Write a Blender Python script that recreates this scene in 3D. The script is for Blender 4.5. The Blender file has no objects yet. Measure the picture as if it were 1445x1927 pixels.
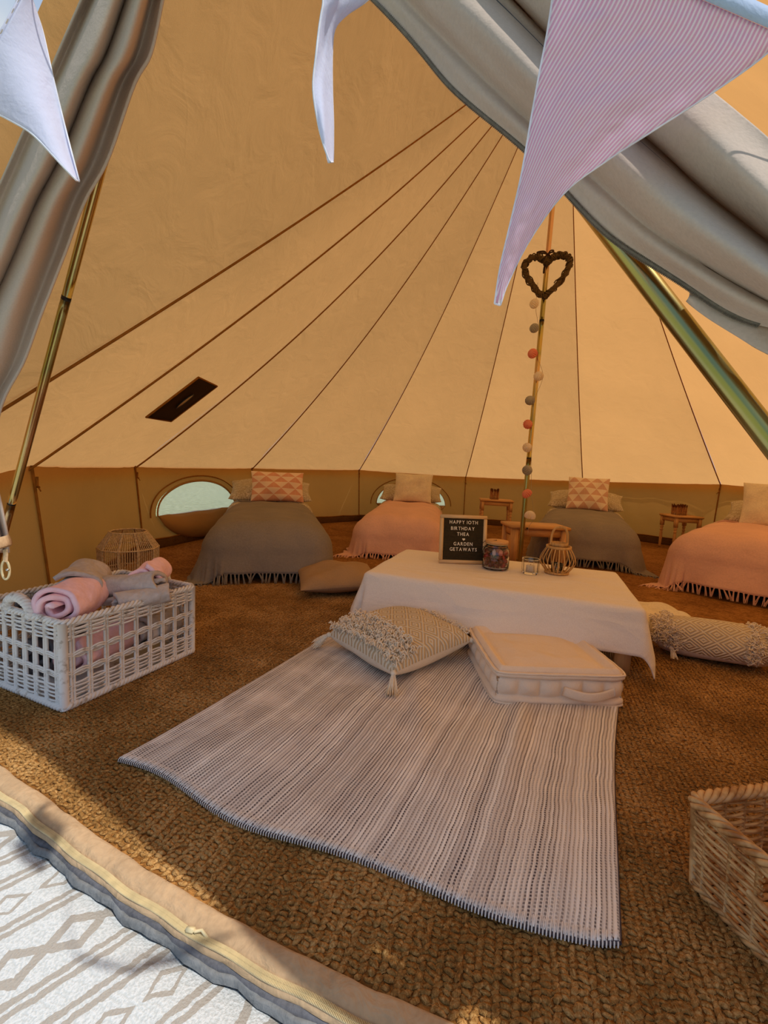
import bpy, bmesh, math, random
import numpy as np
from mathutils import Vector, Matrix
random.seed(7); RNG = np.random.default_rng(11)
SC = bpy.context.scene
COL = SC.collection
PI = math.pi

# ------------------------------------------------------------------ camera
CAM = np.array([0.0, -3.5545, 0.7628])
YAW, PITCH, ROLL, FPX = -0.305, -0.1032, 0.0496, 834.2
def cam_axes():
    cy, sy, cp, sp = math.cos(YAW), math.sin(YAW), math.cos(PITCH), math.sin(PITCH)
    fw = np.array([sy*cp, cy*cp, sp]); r0 = np.array([cy, -sy, 0.0]); u0 = np.cross(r0, fw)
    r = r0*math.cos(ROLL) + u0*math.sin(ROLL); u = -r0*math.sin(ROLL) + u0*math.cos(ROLL)
    return r, u, fw
CR, CU, CF = cam_axes()
cd = bpy.data.cameras.new('camera'); co = bpy.data.objects.new('camera', cd); COL.objects.link(co)
cd.sensor_fit = 'HORIZONTAL'; cd.sensor_width = 36.0; cd.lens = 36.0*FPX/1445.0; cd.clip_start = 0.02
M = Matrix.Identity(4)
for i in range(3):
    M[i][0], M[i][1], M[i][2], M[i][3] = CR[i], CU[i], -CF[i], CAM[i]
co.matrix_world = M
SC.camera = co

# ------------------------------------------------------------------ light
SC.view_settings.view_transform = 'Standard'; SC.view_settings.look = 'None'
SC.view_settings.gamma = 1.0; SC.view_settings.use_curve_mapping = False
SC.view_settings.exposure = 0.10
SUN_DIR = Vector((0.50, -0.042, 1.0)).normalized()
sl = bpy.data.lights.new('sun', 'SUN'); sl.energy = 3.3; sl.angle = math.radians(0.8); sl.color = (1.0, 0.96, 0.90)
so = bpy.data.objects.new('sun', sl); COL.objects.link(so)
so.rotation_euler = SUN_DIR.to_track_quat('Z', 'Y').to_euler(); so.location = (4, -1, 9)
world = bpy.data.worlds.new('sky'); SC.world = world; world.use_nodes = True
SC.cycles.diffuse_bounces = 6; SC.cycles.max_bounces = 14; SC.cycles.transparent_max_bounces = 16
wn = world.node_tree; wn.nodes.clear()
wo = wn.nodes.new('ShaderNodeOutputWorld'); wb = wn.nodes.new('ShaderNodeBackground')
wt = wn.nodes.new('ShaderNodeTexCoord'); wz = wn.nodes.new('ShaderNodeTexNoise'); wz.inputs['Scale'].default_value = 2.2; wz.inputs['Detail'].default_value = 6
wr = wn.nodes.new('ShaderNodeValToRGB')
wr.color_ramp.elements[0].position = 0.46; wr.color_ramp.elements[0].color = (0.22, 0.42, 0.78, 1)
wr.color_ramp.elements[1].position = 0.62; wr.color_ramp.elements[1].color = (0.85, 0.92, 0.98, 1)
wn.links.new(wt.outputs['Generated'], wz.inputs['Vector']); wn.links.new(wz.outputs[0], wr.inputs[0])
wn.links.new(wr.outputs[0], wb.inputs[0]); wb.inputs[1].default_value = 0.74
wn.links.new(wb.outputs[0], wo.inputs[0])

# ------------------------------------------------------------------ shader helpers
class S:
    """a scalar socket with arithmetic"""
    def __init__(s, nt, v): s.nt, s.v = nt, v
    def _m(s, op, b=None, c=None):
        n = s.nt.nodes.new('ShaderNodeMath'); n.operation = op
        for k, x in enumerate((s, b, c)):
            if x is None: continue
            if isinstance(x, S): s.nt.links.new(x.v, n.inputs[k])
            else: n.inputs[k].default_value = x
        return S(s.nt, n.outputs[0])
    def __add__(s, b): return s._m('ADD', b)
    def __sub__(s, b): return s._m('SUBTRACT', b)
    def __mul__(s, b): return s._m('MULTIPLY', b)
    def __truediv__(s, b): return s._m('DIVIDE', b)
    def rsub(s, a): return (s*-1.0)+a
    def frac(s): return s._m('FRACT')
    def floor(s): return s._m('FLOOR')
    def abs(s): return s._m('ABSOLUTE')
    def sin(s): return s._m('SINE')
    def gt(s, b): return s._m('GREATER_THAN', b)
    def lt(s, b): return s._m('LESS_THAN', b)
    def max(s, b): return s._m('MAXIMUM', b)
    def min(s, b): return s._m('MINIMUM', b)
    def mod(s, b): return s._m('FLOORED_MODULO', b)
    def smooth(s, a, b):
        n = s.nt.nodes.new('ShaderNodeMapRange'); n.interpolation_type = 'SMOOTHSTEP'
        n.inputs[1].default_value = a; n.inputs[2].default_value = b
        s.nt.links.new(s.v, n.inputs[0]); return S(s.nt, n.outputs[0])

def srgb(r, g, b):
    def f(c):
        c /= 255.0
        return c/12.92 if c <= 0.04045 else ((c+0.055)/1.055)**2.4
    return (f(r), f(g), f(b), 1.0)

class Mat:
    def __init__(s, name, color=(0.8, 0.8, 0.8, 1), rough=0.9, spec=0.25):
        s.m = bpy.data.materials.new(name); s.m.use_nodes = True; s.nt = s.m.node_tree
        s.nt.nodes.clear()
        s.out = s.nt.nodes.new('ShaderNodeOutputMaterial'); s.b = s.nt.nodes.new('ShaderNodeBsdfPrincipled')
        s.b.inputs['Base Color'].default_value = color; s.b.inputs['Roughness'].default_value = rough
        s.b.inputs['Specular IOR Level'].default_value = spec
        s.nt.links.new(s.b.outputs[0], s.out.inputs[0]); s.bumps = None; s.surf = s.b.outputs[0]
    def n(s, t, **k):
        x = s.nt.nodes.new(t)
        for a, v in k.items(): setattr(x, a, v)
        return x
    def coord(s, kind='Object', scale=(1, 1, 1), rot=(0, 0, 0)):
        t = s.n('ShaderNodeTexCoord'); mp = s.n('ShaderNodeMapping')
        mp.inputs['Scale'].default_value = scale; mp.inputs['Rotation'].default_value = rot
        s.nt.links.new(t.outputs[kind], mp.inputs[0]); return mp.outputs[0]
    def xyz(s, sock):
        x = s.n('ShaderNodeSeparateXYZ'); s.nt.links.new(sock, x.inputs[0]); return [S(s.nt, o) for o in x.outputs]
    def noise(s, sock, scale, detail=3.0, rough=0.55, dist=0.0):
        x = s.n('ShaderNodeTexNoise'); x.inputs['Scale'].default_value = scale; x.inputs['Detail'].default_value = detail
        x.inputs['Roughness'].default_value = rough; x.inputs['Distortion'].default_value = dist
        s.nt.links.new(sock, x.inputs['Vector']); return S(s.nt, x.outputs[0])
    def mix(s, fac, a, b):
        x = s.n('ShaderNodeMix', data_type='RGBA')
        if isinstance(fac, S): s.nt.links.new(fac.v, x.inputs[0])
        else: x.inputs[0].default_value = fac
        for k, c in ((6, a), (7, b)):
            if isinstance(c, tuple): x.inputs[k].default_value = c
            else: s.nt.links.new(c, x.inputs[k])
        return x.outputs[2]
    def ramp(s, fac, stops):
        x = s.n('ShaderNodeValToRGB'); e = x.color_ramp.elements
        e[0].position, e[0].color = stops[0]; e[1].position, e[1].color = stops[-1]
        for p, c in stops[1:-1]:
            q = e.new(p); q.color = c
        s.nt.links.new(fac.v, x.inputs[0]); return x.outputs[0]
    def color(s, sock): s.nt.links.new(sock, s.b.inputs['Base Color']); s.csock = sock; return s
    def bump(s, h, strength=0.4, dist=0.01):
        x = s.n('ShaderNodeBump'); x.inputs['Strength'].default_value = strength; x.inputs['Distance'].default_value = dist
        s.nt.links.new(h.v, x.inputs['Height'])
        if s.bumps is not None: s.nt.links.new(s.bumps, x.inputs['Normal'])
        s.bumps = x.outputs[0]; s.nt.links.new(s.bumps, s.b.inputs['Normal']); return s
    def translucent(s, fac, color):
        t = s.n('ShaderNodeBsdfTranslucent')
        if isinstance(color, tuple): t.inputs[0].default_value = color
        else: s.nt.links.new(color, t.inputs[0])
        if s.bumps is not None: s.nt.links.new(s.bumps, t.inputs['Normal'])
        x = s.n('ShaderNodeMixShader'); x.inputs[0].default_value = fac
        s.nt.links.new(s.surf, x.inputs[1]); s.nt.links.new(t.outputs[0], x.inputs[2])
        s.surf = x.outputs[0]; s.nt.links.new(s.surf, s.out.inputs[0]); return s
    def seethrough(s, fac):
        t = s.n('ShaderNodeBsdfTransparent'); x = s.n('ShaderNodeMixShader')
        if isinstance(fac, S): s.nt.links.new(fac.v, x.inputs[0])
        else: x.inputs[0].default_value = fac
        s.nt.links.new(s.surf, x.inputs[1]); s.nt.links.new(t.outputs[0], x.inputs[2])
        s.surf = x.outputs[0]; s.nt.links.new(s.surf, s.out.inputs[0]); return s

def fabric(name, c, weave=900.0, var=0.10, wrinkle=14.0, wstr=0.25, rough=0.95, transl=None, tcol=None):
    m = Mat(name, c, rough, 0.1); co_ = m.coord('Object')
    n1 = m.noise(co_, wrinkle*0.4, 4); n2 = m.noise(co_, weave*0.35, 2)
    d = tuple(x*(1-var*1.6) for x in c[:3])+(1,); l = tuple(min(1, x*(1+var)) for x in c[:3])+(1,)
    f = (n1*0.55+n2*0.45).smooth(0.3, 0.7)
    m.color(m.mix(f, d, l))
    m.bump(m.noise(co_, wrinkle, 4, 0.5, 0.6), wstr, 0.02)
    m.bump(n2, 0.25, 0.002)
    if transl: m.translucent(transl, tcol or c)
    return m.m

def wood(name, c, scale=6.0, axis=2, dark=0.62, rough=0.55):
    m = Mat(name, c, rough, 0.35); sc = [14, 14, 14]; sc[axis] = 1.3
    co_ = m.coord('Object', tuple(sc)); n1 = m.noise(co_, scale, 5, 0.6, 1.2)
    d = tuple(x*dark for x in c[:3])+(1,)
    m.color(m.mix(n1.smooth(0.35, 0.68), d, c)); m.bump(n1, 0.15, 0.002); return m.m

def plain(name, c, rough=0.6, spec=0.3, var=0.12, scale=30.0, metal=0.0):
    m = Mat(name, c, rough, spec); m.b.inputs['Metallic'].default_value = metal
    n1 = m.noise(m.coord('Object'), scale, 3); d = tuple(x*(1-var*2) for x in c[:3])+(1,)
    m.color(m.mix(n1.smooth(0.3, 0.7), d, c)); m.bump(n1, 0.1, 0.002); return m.m

# ------------------------------------------------------------------ geometry helpers
class MB:
    def __init__(s): s.v = []; s.f = []; s.uv = []; s.n = 0
    def add(s, v, f, uv=None):
        v = np.asarray(v, float).reshape(-1, 3); s.v.append(v)
        o = s.n; s.f += [tuple(i+o for i in q) for q in f]; s.n += len(v)
        s.uv.append(np.asarray(uv, float).reshape(-1, 2) if uv is not None else np.zeros((len(v), 2)))
        return s
    def grid(s, P, closeu=False, closev=False, uv=None, flip=False):
        P = np.asarray(P, float); a, b = P.shape[:2]; f = []
        for i in range(a if closeu else a-1):
            for j in range(b if closev else b-1):
                q = (i*b+j, ((i+1) % a)*b+j, ((i+1) % a)*b+(j+1) % b, i*b+(j+1) % b)
                f.append(q[::-1] if flip else q)
        if uv is None:
            U, V = np.meshgrid(np.linspace(0, 1, a), np.linspace(0, 1, b), indexing='ij'); uv = np.stack([U, V], -1)
        return s.add(P.reshape(-1, 3), f, np.asarray(uv).reshape(-1, 2))
    def tube(s, path, r, seg=8, caps=True, closed=False, sq=None):
        path = np.asarray(path, float); n = len(path); r = np.broadcast_to(np.asarray(r, float), (n,))
        if closed: t = np.roll(path, -1, 0)-np.roll(path, 1, 0)
        else: t = np.gradient(path, axis=0)
        t /= np.linalg.norm(t, axis=1)[:, None]+1e-12
        up = np.array([0, 0, 1.0]) if abs(t[0][2]) < 0.9 else np.array([1.0, 0, 0])
        N = np.zeros_like(path); a = np.cross(t[0], up); a /= np.linalg.norm(a); N[0] = a
        for i in range(1, n):
            a = a-t[i]*(a@t[i]); a /= np.linalg.norm(a)+1e-12; N[i] = a
        B = np.cross(t, N); th = np.linspace(0, 2*PI, seg, endpoint=False)
        sx, sy = sq if sq else (1, 1)
        P = path[:, None]+(N[:, None]*np.cos(th)[None, :, None]*sx+B[:, None]*np.sin(th)[None, :, None]*sy)*r[:, None, None]
        o = s.n; s.grid(P, closeu=closed, closev=True)
        if caps and not closed:
            s.f.append(tuple(o+i for i in range(seg))[::-1]); s.f.append(tuple(o+(n-1)*seg+i for i in range(seg)))
        return s
    def lathe(s, prof, seg=24, c=(0, 0, 0)):
        th = np.linspace(0, 2*PI, seg, endpoint=False); pr = np.asarray(prof, float)
        P = np.stack([pr[:, None, 0]*np.cos(th), pr[:, None, 0]*np.sin(th), np.broadcast_to(pr[:, None, 1], (len(pr), seg))], -1)+np.asarray(c)
        o = s.n; s.grid(P, closev=True, flip=True)
        if pr[0, 0] > 1e-4: s.f.append(tuple(o+i for i in range(seg))[::-1])
        if pr[-1, 0] > 1e-4: s.f.append(tuple(o+(len(pr)-1)*seg+i for i in range(seg)))
        return s
    def box(s, c, size, rot=0.0, bev=0.0):
        bm = bmesh.new(); bmesh.ops.create_cube(bm, size=1.0)
        bmesh.ops.scale(bm, vec=size, verts=bm.verts)
        if bev: bmesh.ops.bevel(bm, geom=bm.edges[:], offset=bev, segments=2, affect='EDGES')
        bmesh.ops.rotate(bm, cent=(0, 0, 0), matrix=Matrix.Rotation(rot, 3, 'Z'), verts=bm.verts)
        bm.verts.index_update()
        s.add([tuple(v.co+Vector(c)) for v in bm.verts], [tuple(v.index for v in f.verts) for f in bm.faces]); bm.free(); return s
    def build(s, name, mat, parent=None, smooth=True, solid=0.0, sub=0):
        me = bpy.data.meshes.new(name); V = np.concatenate(s.v)
        me.from_pydata(V.tolist(), [], s.f)
        uvl = me.uv_layers.new(name='UVMap'); U = np.concatenate(s.uv)
        li = np.empty(len(me.loops), dtype=np.int32); me.loops.foreach_get('vertex_index', li)
        uvl.data.foreach_set('uv', U[li].astype(np.float32).ravel())
        me.polygons.foreach_set('use_smooth', [smooth]*len(me.polygons)); me.update()
        if isinstance(mat, (list, tuple)):
            for q in mat: me.materials.append(q)
        else: me.materials.append(mat)
        o = bpy.data.objects.new(name, me); COL.objects.link(o)
        if parent is not None: o.parent = parent
        if solid:
            md = o.modifiers.new('solid', 'SOLIDIFY'); md.thickness = solid; md.offset = 0
        if sub:
            md = o.modifiers.new('sub', 'SUBSURF'); md.levels = sub; md.render_levels = sub
        return o

def tag(o, label=None, cat=None, group=None, kind=None):
    if label: o['label'] = label
    if cat: o['category'] = cat
    if group: o['group'] = group
    if kind: o['kind'] = kind
    return o
def thing(name, label, cat, loc=(0, 0, 0), rz=0.0, group=None):
    o = bpy.data.objects.new(name, None); COL.objects.link(o); o.location = loc; o.rotation_euler = (0, 0, rz)
    o.empty_display_size = 0.05
    return tag(o, label, cat, group)
def struct(name):
    o = bpy.data.objects.new(name, None); COL.objects.link(o); o.empty_display_size = 0.05; o['kind'] = 'structure'; return o
def copy_tree(o, parent=None):
    c = o.copy(); COL.objects.link(c); c.parent = parent
    for ch in list(o.children): copy_tree(ch, c)
    return c
def dup(mesh_obj, parent, loc=None, rot=None, scale=None):
    c = mesh_obj.copy(); COL.objects.link(c); c.parent = parent
    if loc is not None: c.location = loc
    if rot is not None: c.rotation_euler = rot
    if scale is not None: c.scale = scale
    return c
def spline(pts, n):
    """Catmull-Rom through the points"""
    P = np.asarray(pts, float); m = len(P); P = np.vstack([2*P[0]-P[1], P, 2*P[-1]-P[-2]])
    out = []
    for q in np.linspace(0, m-1-1e-9, n):
        i = int(q); t = q-i; a, b, c, d = P[i], P[i+1], P[i+2], P[i+3]
        out.append(0.5*((2*b)+(-a+c)*t+(2*a-5*b+4*c-d)*t*t+(-a+3*b-3*c+d)*t**3))
    return np.array(out)
def smoothstep(a, b, x):
    t = np.clip((np.asarray(x, float)-a)/(b-a), 0, 1); return t*t*(3-2*t)
def ray(x, y): return CR*(x-722.5)/FPX-CU*(y-963.5)/FPX+CF
def at(x, y, d): return CAM+ray(x, y)*d          # world point seen there, measured at that depth on the survey photo

# ------------------------------------------------------------------ materials
def canvas(name, c, tc, fac, wr=7.0):
    m = Mat(name, c, 0.95, 0.05); co_ = m.coord('Object')
    n1 = m.noise(co_, 1.6, 4); n2 = m.noise(co_, 420.0, 2)
    f = (n1*0.7+n2*0.3).smooth(0.3, 0.7)
    k = lambda q, s: tuple(x*s for x in q[:3])+(1,)
    m.color(m.mix(f, k(c, 0.93), k(c, 1.05)))
    m.bump(m.noise(co_, wr, 5, 0.5, 0.8), 0.22, 0.03); rdg = (m.noise(m.coord('Object', (1.0, 1.0, 0.45)), 3.2, 3, 0.45, 0.8)-0.5).abs().smooth(0.0, 0.02); m.bump(rdg, 0.07, 0.004); m.bump(n2, 0.15, 0.002)
    m.translucent(fac, m.mix(f, k(tc, 0.95), k(tc, 1.04))); return m.m
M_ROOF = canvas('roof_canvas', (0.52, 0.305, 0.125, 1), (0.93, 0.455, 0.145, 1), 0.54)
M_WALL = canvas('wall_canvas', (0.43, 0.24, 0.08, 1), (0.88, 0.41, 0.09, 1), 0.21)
M_SEAM = plain('seam_tape', srgb(150, 98, 40), 0.95, 0.05)
M_HEM = canvas('hem_canvas', (0.72, 0.60, 0.38, 1), (0.95, 0.70, 0.35, 1), 0.4)
M_CURT = fabric('door_canvas', srgb(204, 186, 170), 700, 0.05, 9, 0.28, transl=0.12, tcol=(0.75, 0.60, 0.46, 1))
M_ZIPTAPE = fabric('zip_tape', srgb(120, 112, 100), 400, 0.15, 60, 0.2)
M_DARKTAPE = fabric('dark_tape', srgb(96, 96, 100), 400, 0.2, 60, 0.2)
M_GROUND = fabric('groundsheet', srgb(92, 62, 30), 200, 0.15, 20, 0.4, 0.7)
M_SILL = fabric('sill_canvas', srgb(186, 157, 122), 260, 0.10, 22, 0.5)
M_ZIP = plain('zip_teeth', srgb(222, 205, 160), 0.5, 0.3)
M_WEB = fabric('webbing', srgb(120, 122, 122), 300, 0.15, 60, 0.3)
M_BLACK = plain('black_plastic', srgb(38, 32, 28), 0.5)
M_PINE = wood('pine', srgb(222, 168, 104), 5, 2, 0.8)
M_PINEH = wood('pine_across', srgb(222, 168, 104), 5, 0, 0.8)
M_OAK = wood('light_oak', srgb(236, 200, 146), 6, 2, 0.88)
M_OAKH = wood('light_oak_across', srgb(236, 200, 146), 6, 0, 0.88)
M_BAMBOO = wood('bamboo', srgb(218, 170, 102), 4, 2, 0.7)
M_TWIG = wood('dark_twig', srgb(104, 80, 44), 9, 0, 0.5, 0.8)
M_STICK = wood('brown_stick', srgb(196, 134, 76), 9, 2, 0.5, 0.8)
M_WHITEW = None
m = Mat('whitewashed_willow', srgb(222, 218, 212), 0.7, 0.25); q = m.coord('Object')
n1 = m.noise(q, 38, 4); m.color(m.mix(n1.smooth(0.52, 0.72), srgb(224, 220, 214), srgb(165, 152, 136))); m.bump(n1, 0.3, 0.002); M_WHITEW = m.m
m = Mat('honey_willow', srgb(216, 176, 122), 0.45, 0.4); q = m.coord('Object')
n1 = m.noise(q, 30, 4); m.color(m.mix(n1.smooth(0.35, 0.7), srgb(214, 170, 112), srgb(150, 96, 46))); m.bump(n1, 0.2, 0.002); M_HONEY = m.m
M_CORD = plain('jute_cord', srgb(226, 196, 150), 0.9, 0.1, 0.2, 90)
m = Mat('table_linen', srgb(226, 214, 200), 0.95, 0.1); q = m.coord('Object'); n2 = m.noise(q, 300, 2)
m.color(m.mix(n2.smooth(0.3, 0.7), srgb(232, 222, 210), srgb(240, 231, 220)))
w1 = m.noise(m.coord('Object', (0.7, 1.6, 2.6), (0.3, 0.5, 0.2)), 3.4, 2, 0.4, 0.6); w1 = (w1-0.5).abs()*-1.0
m.bump(w1, 0.42, 0.06); m.bump(m.noise(q, 16, 4), 0.2, 0.02); m.bump(n2, 0.2, 0.002); M_CLOTH = m.m
M_GREYT = fabric('grey_throw', srgb(142, 132, 120), 320, 0.09, 9, 0.45)
M_PINKT = fabric('pink_throw', srgb(228, 182, 160), 320, 0.07, 9, 0.4)
M_SHEET = fabric('mattress_cover', srgb(96, 88, 80), 300, 0.1, 12, 0.2)
M_CREAM = fabric('cream_knit', srgb(232, 218, 190), 260, 0.08, 40, 0.2)
M_FLOORC = fabric('beige_cotton', srgb(236, 216, 192), 700, 0.03, 16, 0.3)
M_POUF = fabric('taupe_cotton', srgb(168, 138, 104), 500, 0.08, 12, 0.3)
M_COTTON = fabric('natural_cotton', srgb(240, 226, 202), 300, 0.10, 80, 0.3)
M_COTTONB = fabric('plain_calico', srgb(228, 214, 192), 500, 0.06, 16, 0.3)
M_FLPINK = fabric('pink_fleece', srgb(252, 208, 214), 200, 0.06, 30, 0.3)
M_FLGREY = fabric('grey_fleece', srgb(194, 184, 178), 200, 0.10, 30, 0.5)
M_FLDARK = fabric('slate_fleece', srgb(112, 110, 114), 200, 0.08, 30, 0.3)
M_RIBBON = fabric('dark_ribbon', srgb(58, 40, 28), 300, 0.1, 40, 0.2, 0.6)
M_STRING = plain('twine', srgb(190, 170, 135), 0.9, 0.1)
M_PAPERW = fabric('cream_paper', srgb(250, 240, 222), 200, 0.02, 30, 0.1, transl=0.35)
M_PAPERG = fabric('grey_paper', srgb(190, 184, 170), 200, 0.04, 30, 0.1, transl=0.3)
M_PAPERC = fabric('coral_paper', srgb(246, 166, 138), 200, 0.04, 30, 0.1, transl=0.3)
M_WAX = fabric('candle_wax', srgb(244, 236, 222), 50, 0.02, 20, 0.05, 0.5, transl=0.3)
M_SATIN = fabric('pale_blue_satin', srgb(200, 216, 240), 600, 0.03, 30, 0.2, 0.35, transl=0.3)
M_FLAGW = fabric('white_flag', srgb(236, 238, 252), 700, 0.02, 14, 0.25, transl=0.42, tcol=srgb(232, 236, 255))
M_STEEL = plain('steel', srgb(200, 198, 190), 0.3, 0.5, 0.05, 60, 1.0)
# iridescent zinc-passivated steel: gold, green and rose bands along the tube
m = Mat('passivated_steel', (1, 1, 1, 1), 0.24, 0.5); m.b.inputs['Metallic'].default_value = 1.0
q = m.coord('Object'); X, Y, Z = m.xyz(q)
w = m.noise(m.coord('Object', (0.6, 0.6, 1.5)), 1.0, 2, 0.5, 0.4)
m.color(m.ramp(w.smooth(0.25, 0.75), [(0.0, srgb(206, 164, 92)), (0.3, srgb(190, 174, 100)), (0.48, srgb(160, 156, 100)), (0.62, srgb(200, 176, 112)), (0.86, srgb(218, 172, 140)), (1.0, srgb(206, 152, 128))]))
M_POLE = m.m
# clear glass
m = Mat('clear_glass', (1, 1, 1, 1), 0.03, 0.5); m.b.inputs['Transmission Weight'].default_value = 1.0; m.b.inputs['IOR'].default_value = 1.45
M_GLASS = m.m
# window mesh: a pale net, about half open
m = Mat('window_net', srgb(248, 246, 236), 0.9, 0.1); m.translucent(0.75, srgb(250, 248, 236)); m.seethrough(0.42); M_NET = m.m
m = Mat('vent_net', srgb(58, 40, 22), 0.9, 0.1); m.translucent(0.35, srgb(110, 72, 30)); m.seethrough(0.04); M_VENT = m.m
# coir carpet
m = Mat('coir', srgb(128, 88, 44), 0.95, 0.1); q = m.coord('Object'); X, Y, Z = m.xyz(q)
n1 = m.noise(q, 3.0, 5, 0.6); n2 = m.noise(q, 120, 3)
rows = m.noise(m.coord('Object', (1.0, 2.2, 1.0), (0, 0, 0.5)), 48, 2, 0.5, 0.8)
f = (n1*0.35+n2*0.25+rows*0.45-0.02).smooth(0.3, 0.7)
m.color(m.ramp(f, [(0.0, srgb(96, 60, 26)), (0.5, srgb(142, 96, 46)), (1.0, srgb(184, 132, 72))]))
m.bump(rows*0.5+n2*0.5, 0.9, 0.012); M_COIR = m.m
m = Mat('coir_knot', srgb(150, 102, 50), 0.95, 0.1); q = m.coord('Object')
n1 = m.noise(q, 5.0, 4, 0.6); n2 = m.noise(q, 150, 3, 0.6, 1.0)
m.color(m.ramp((n1*0.4+n2*0.6).smooth(0.3, 0.7), [(0.0, srgb(110, 78, 40)), (0.5, srgb(156, 114, 62)), (1.0, srgb(204, 162, 104))]))
m.bump(m.noise(m.coord('Object', (1, 1, 1)), 420, 2), 0.6, 0.003); M_KNOT = m.m
# cotton rug: woven cream ribs crossed by dark weft, u across, v along (metres in UV)
m = Mat('woven_rug', (1, 1, 1, 1), 0.95, 0.1); t = m.coord('UV'); U, V, _ = m.xyz(t); q = m.coord('Object')
n1 = m.noise(q, 9, 4); n2 = m.noise(q, 260, 2)
wob = (m.noise(q, 7, 3)-0.5)*0.012
rib = ((U+wob)*118.0).frac(); dark = rib.gt(0.68)
dash = ((V+((U+wob)*118.0).floor()*0.0037)*150.0).frac().gt(0.42+0.0)
idx = ((U+wob)*118.0).floor(); hsh = ((idx*12.9898).sin()*437.585).frac()
gap = dark*(dash*0.55+0.45)*(hsh*0.55+0.5)
band = (m.noise(m.coord('UV', (46, 0.8, 1)), 1.0, 2)).smooth(0.35, 0.65)
lc = m.mix(band*0.4+((hsh*7.31).frac())*0.6, srgb(214, 202, 192), srgb(250, 242, 232))
m.color(m.mix((gap*(n2*0.5+0.65)).min(1.0), lc, srgb(72, 62, 66)))
m.bump(rib.rsub(0.35).abs()*-1.0, 0.5, 0.004); m.bump(n2, 0.4, 0.003); m.bump(n1, 0.3, 0.02); M_RUG = m.m
# outdoor rug: pairs of taupe stripes, lozenge rows and zigzags on white (UV in metres)
m = Mat('outdoor_rug', (1, 1, 1, 1), 0.8, 0.2); t = m.coord('UV'); U, V, _ = m.xyz(t); q = m.coord('Object')
jag = (m.noise(m.coord('UV', (1, 1, 1)), 55, 2)-0.5)*0.012
U = U+jag
p = U.mod(0.30)
def line(pos, w): return (p-pos).abs().lt(w*1.7)
tri = ((V/0.16).frac()-0.5).abs()*2.0           # 0..1..0
tri2 = ((V/0.075).frac()-0.5).abs()*2.0
zig = (p-(tri*0.052+0.062)).abs().lt(0.0085)
zig2 = (p-(tri.rsub(1.0)*0.052+0.062)).abs().lt(0.0085)
lz = (((p-0.215).abs()/0.024)+tri2-0.75).abs().lt(0.16)
pat = line(0.02, 0.003).max(line(0.036, 0.003)).max(zig).max(zig2).max(line(0.155, 0.003)).max(line(0.172, 0.003)).max(lz).max(line(0.258, 0.003)).max(line(0.275, 0.003))
wv = m.noise(q, 240, 2); m.color(m.mix(pat*0.85, m.mix(wv.smooth(0.35, 0.65), srgb(188, 194, 194), srgb(208, 212, 212)), srgb(158, 150, 138)))
m.bump(wv, 0.5, 0.004); M_ORUG = m.m
# lawn
m = Mat('grass', srgb(110, 140, 60), 0.95, 0.1); q = m.coord('Object')
n1 = m.noise(q, 14, 6, 0.7); m.color(m.mix(n1.smooth(0.3, 0.7), srgb(134, 140, 92), srgb(190, 194, 150))); m.bump(n1, 0.6, 0.03); M_GRASS = m.m
# triangle-print cushion (UV)
def tri_print(name, base, ink):
    m = Mat(name, base, 0.95, 0.1); U, V, _ = m.xyz(m.coord('UV'))
    r = V*5.0; row = r.floor(); off = row.mod(2.0)*0.5
    x = ((U*3.6+off).frac()-0.5).abs()*2.0
    f = (x+r.frac()).lt(0.98)*((x-0.02).gt(0.0)*0.25+0.75)
    n2 = m.noise(m.coord('UV'), 180, 2); m.color(m.mix(f*(n2*0.3+0.7), base, ink)); m.bump(n2, 0.3, 0.002); return m.m
M_TRI = tri_print('triangle_print', srgb(242, 214, 184), srgb(222, 152, 116))
M_TRI2 = tri_print('triangle_print_pale', srgb(240, 222, 196), srgb(214, 164, 136))
m = Mat('leafy_pillowcase', srgb(190, 178, 152), 0.95, 0.1); q = m.coord('UV')
n1 = m.noise(q, 5.5, 3, 0.5, 2.2); m.color(m.mix((((n1*9.0).frac()-0.5).abs()).lt(0.16), srgb(176, 160, 130), srgb(216, 204, 178))); m.bump(m.noise(m.coord('Object'), 14, 3), 0.4, 0.02); M_PCASE = m.m
# woven diamond cotton (UV in metres)
m = Mat('diamond_weave', srgb(226, 208, 178), 0.95, 0.1); U, V, _ = m.xyz(m.coord('UV'))
a = ((U*11.0).frac()-0.5).abs()*2.0; b = ((V*13.0).frac()-0.5).abs()*2.0
dd = ((a+b)*2.5).frac(); f = (dd-0.5).abs()*2.0
n2 = m.noise(m.coord('Object'), 300, 2)
m.color(m.mix(f.smooth(0.3, 0.7)*0.8, srgb(240, 226, 200), srgb(198, 172, 134))); m.bump(f*-1.0, 0.9, 0.006); m.bump(n2, 0.5, 0.003); M_DIAM = m.m
# striped bunting
m = Mat('pink_stripe', (1, 1, 1, 1), 0.9, 0.1); U, V, _ = m.xyz(m.coord('UV'))
st = (U*58.0).frac().gt(0.46); n2 = m.noise(m.coord('UV'), 300, 2)
pc = m.mix(st*(n2*0.25+0.8), srgb(255, 250, 255), srgb(240, 190, 220)); m.color(pc); m.bump(m.noise(m.coord('UV'), 4, 3), 0.45, 0.03); m.translucent(0.5, pc); M_STRIPE = m.m
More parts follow.
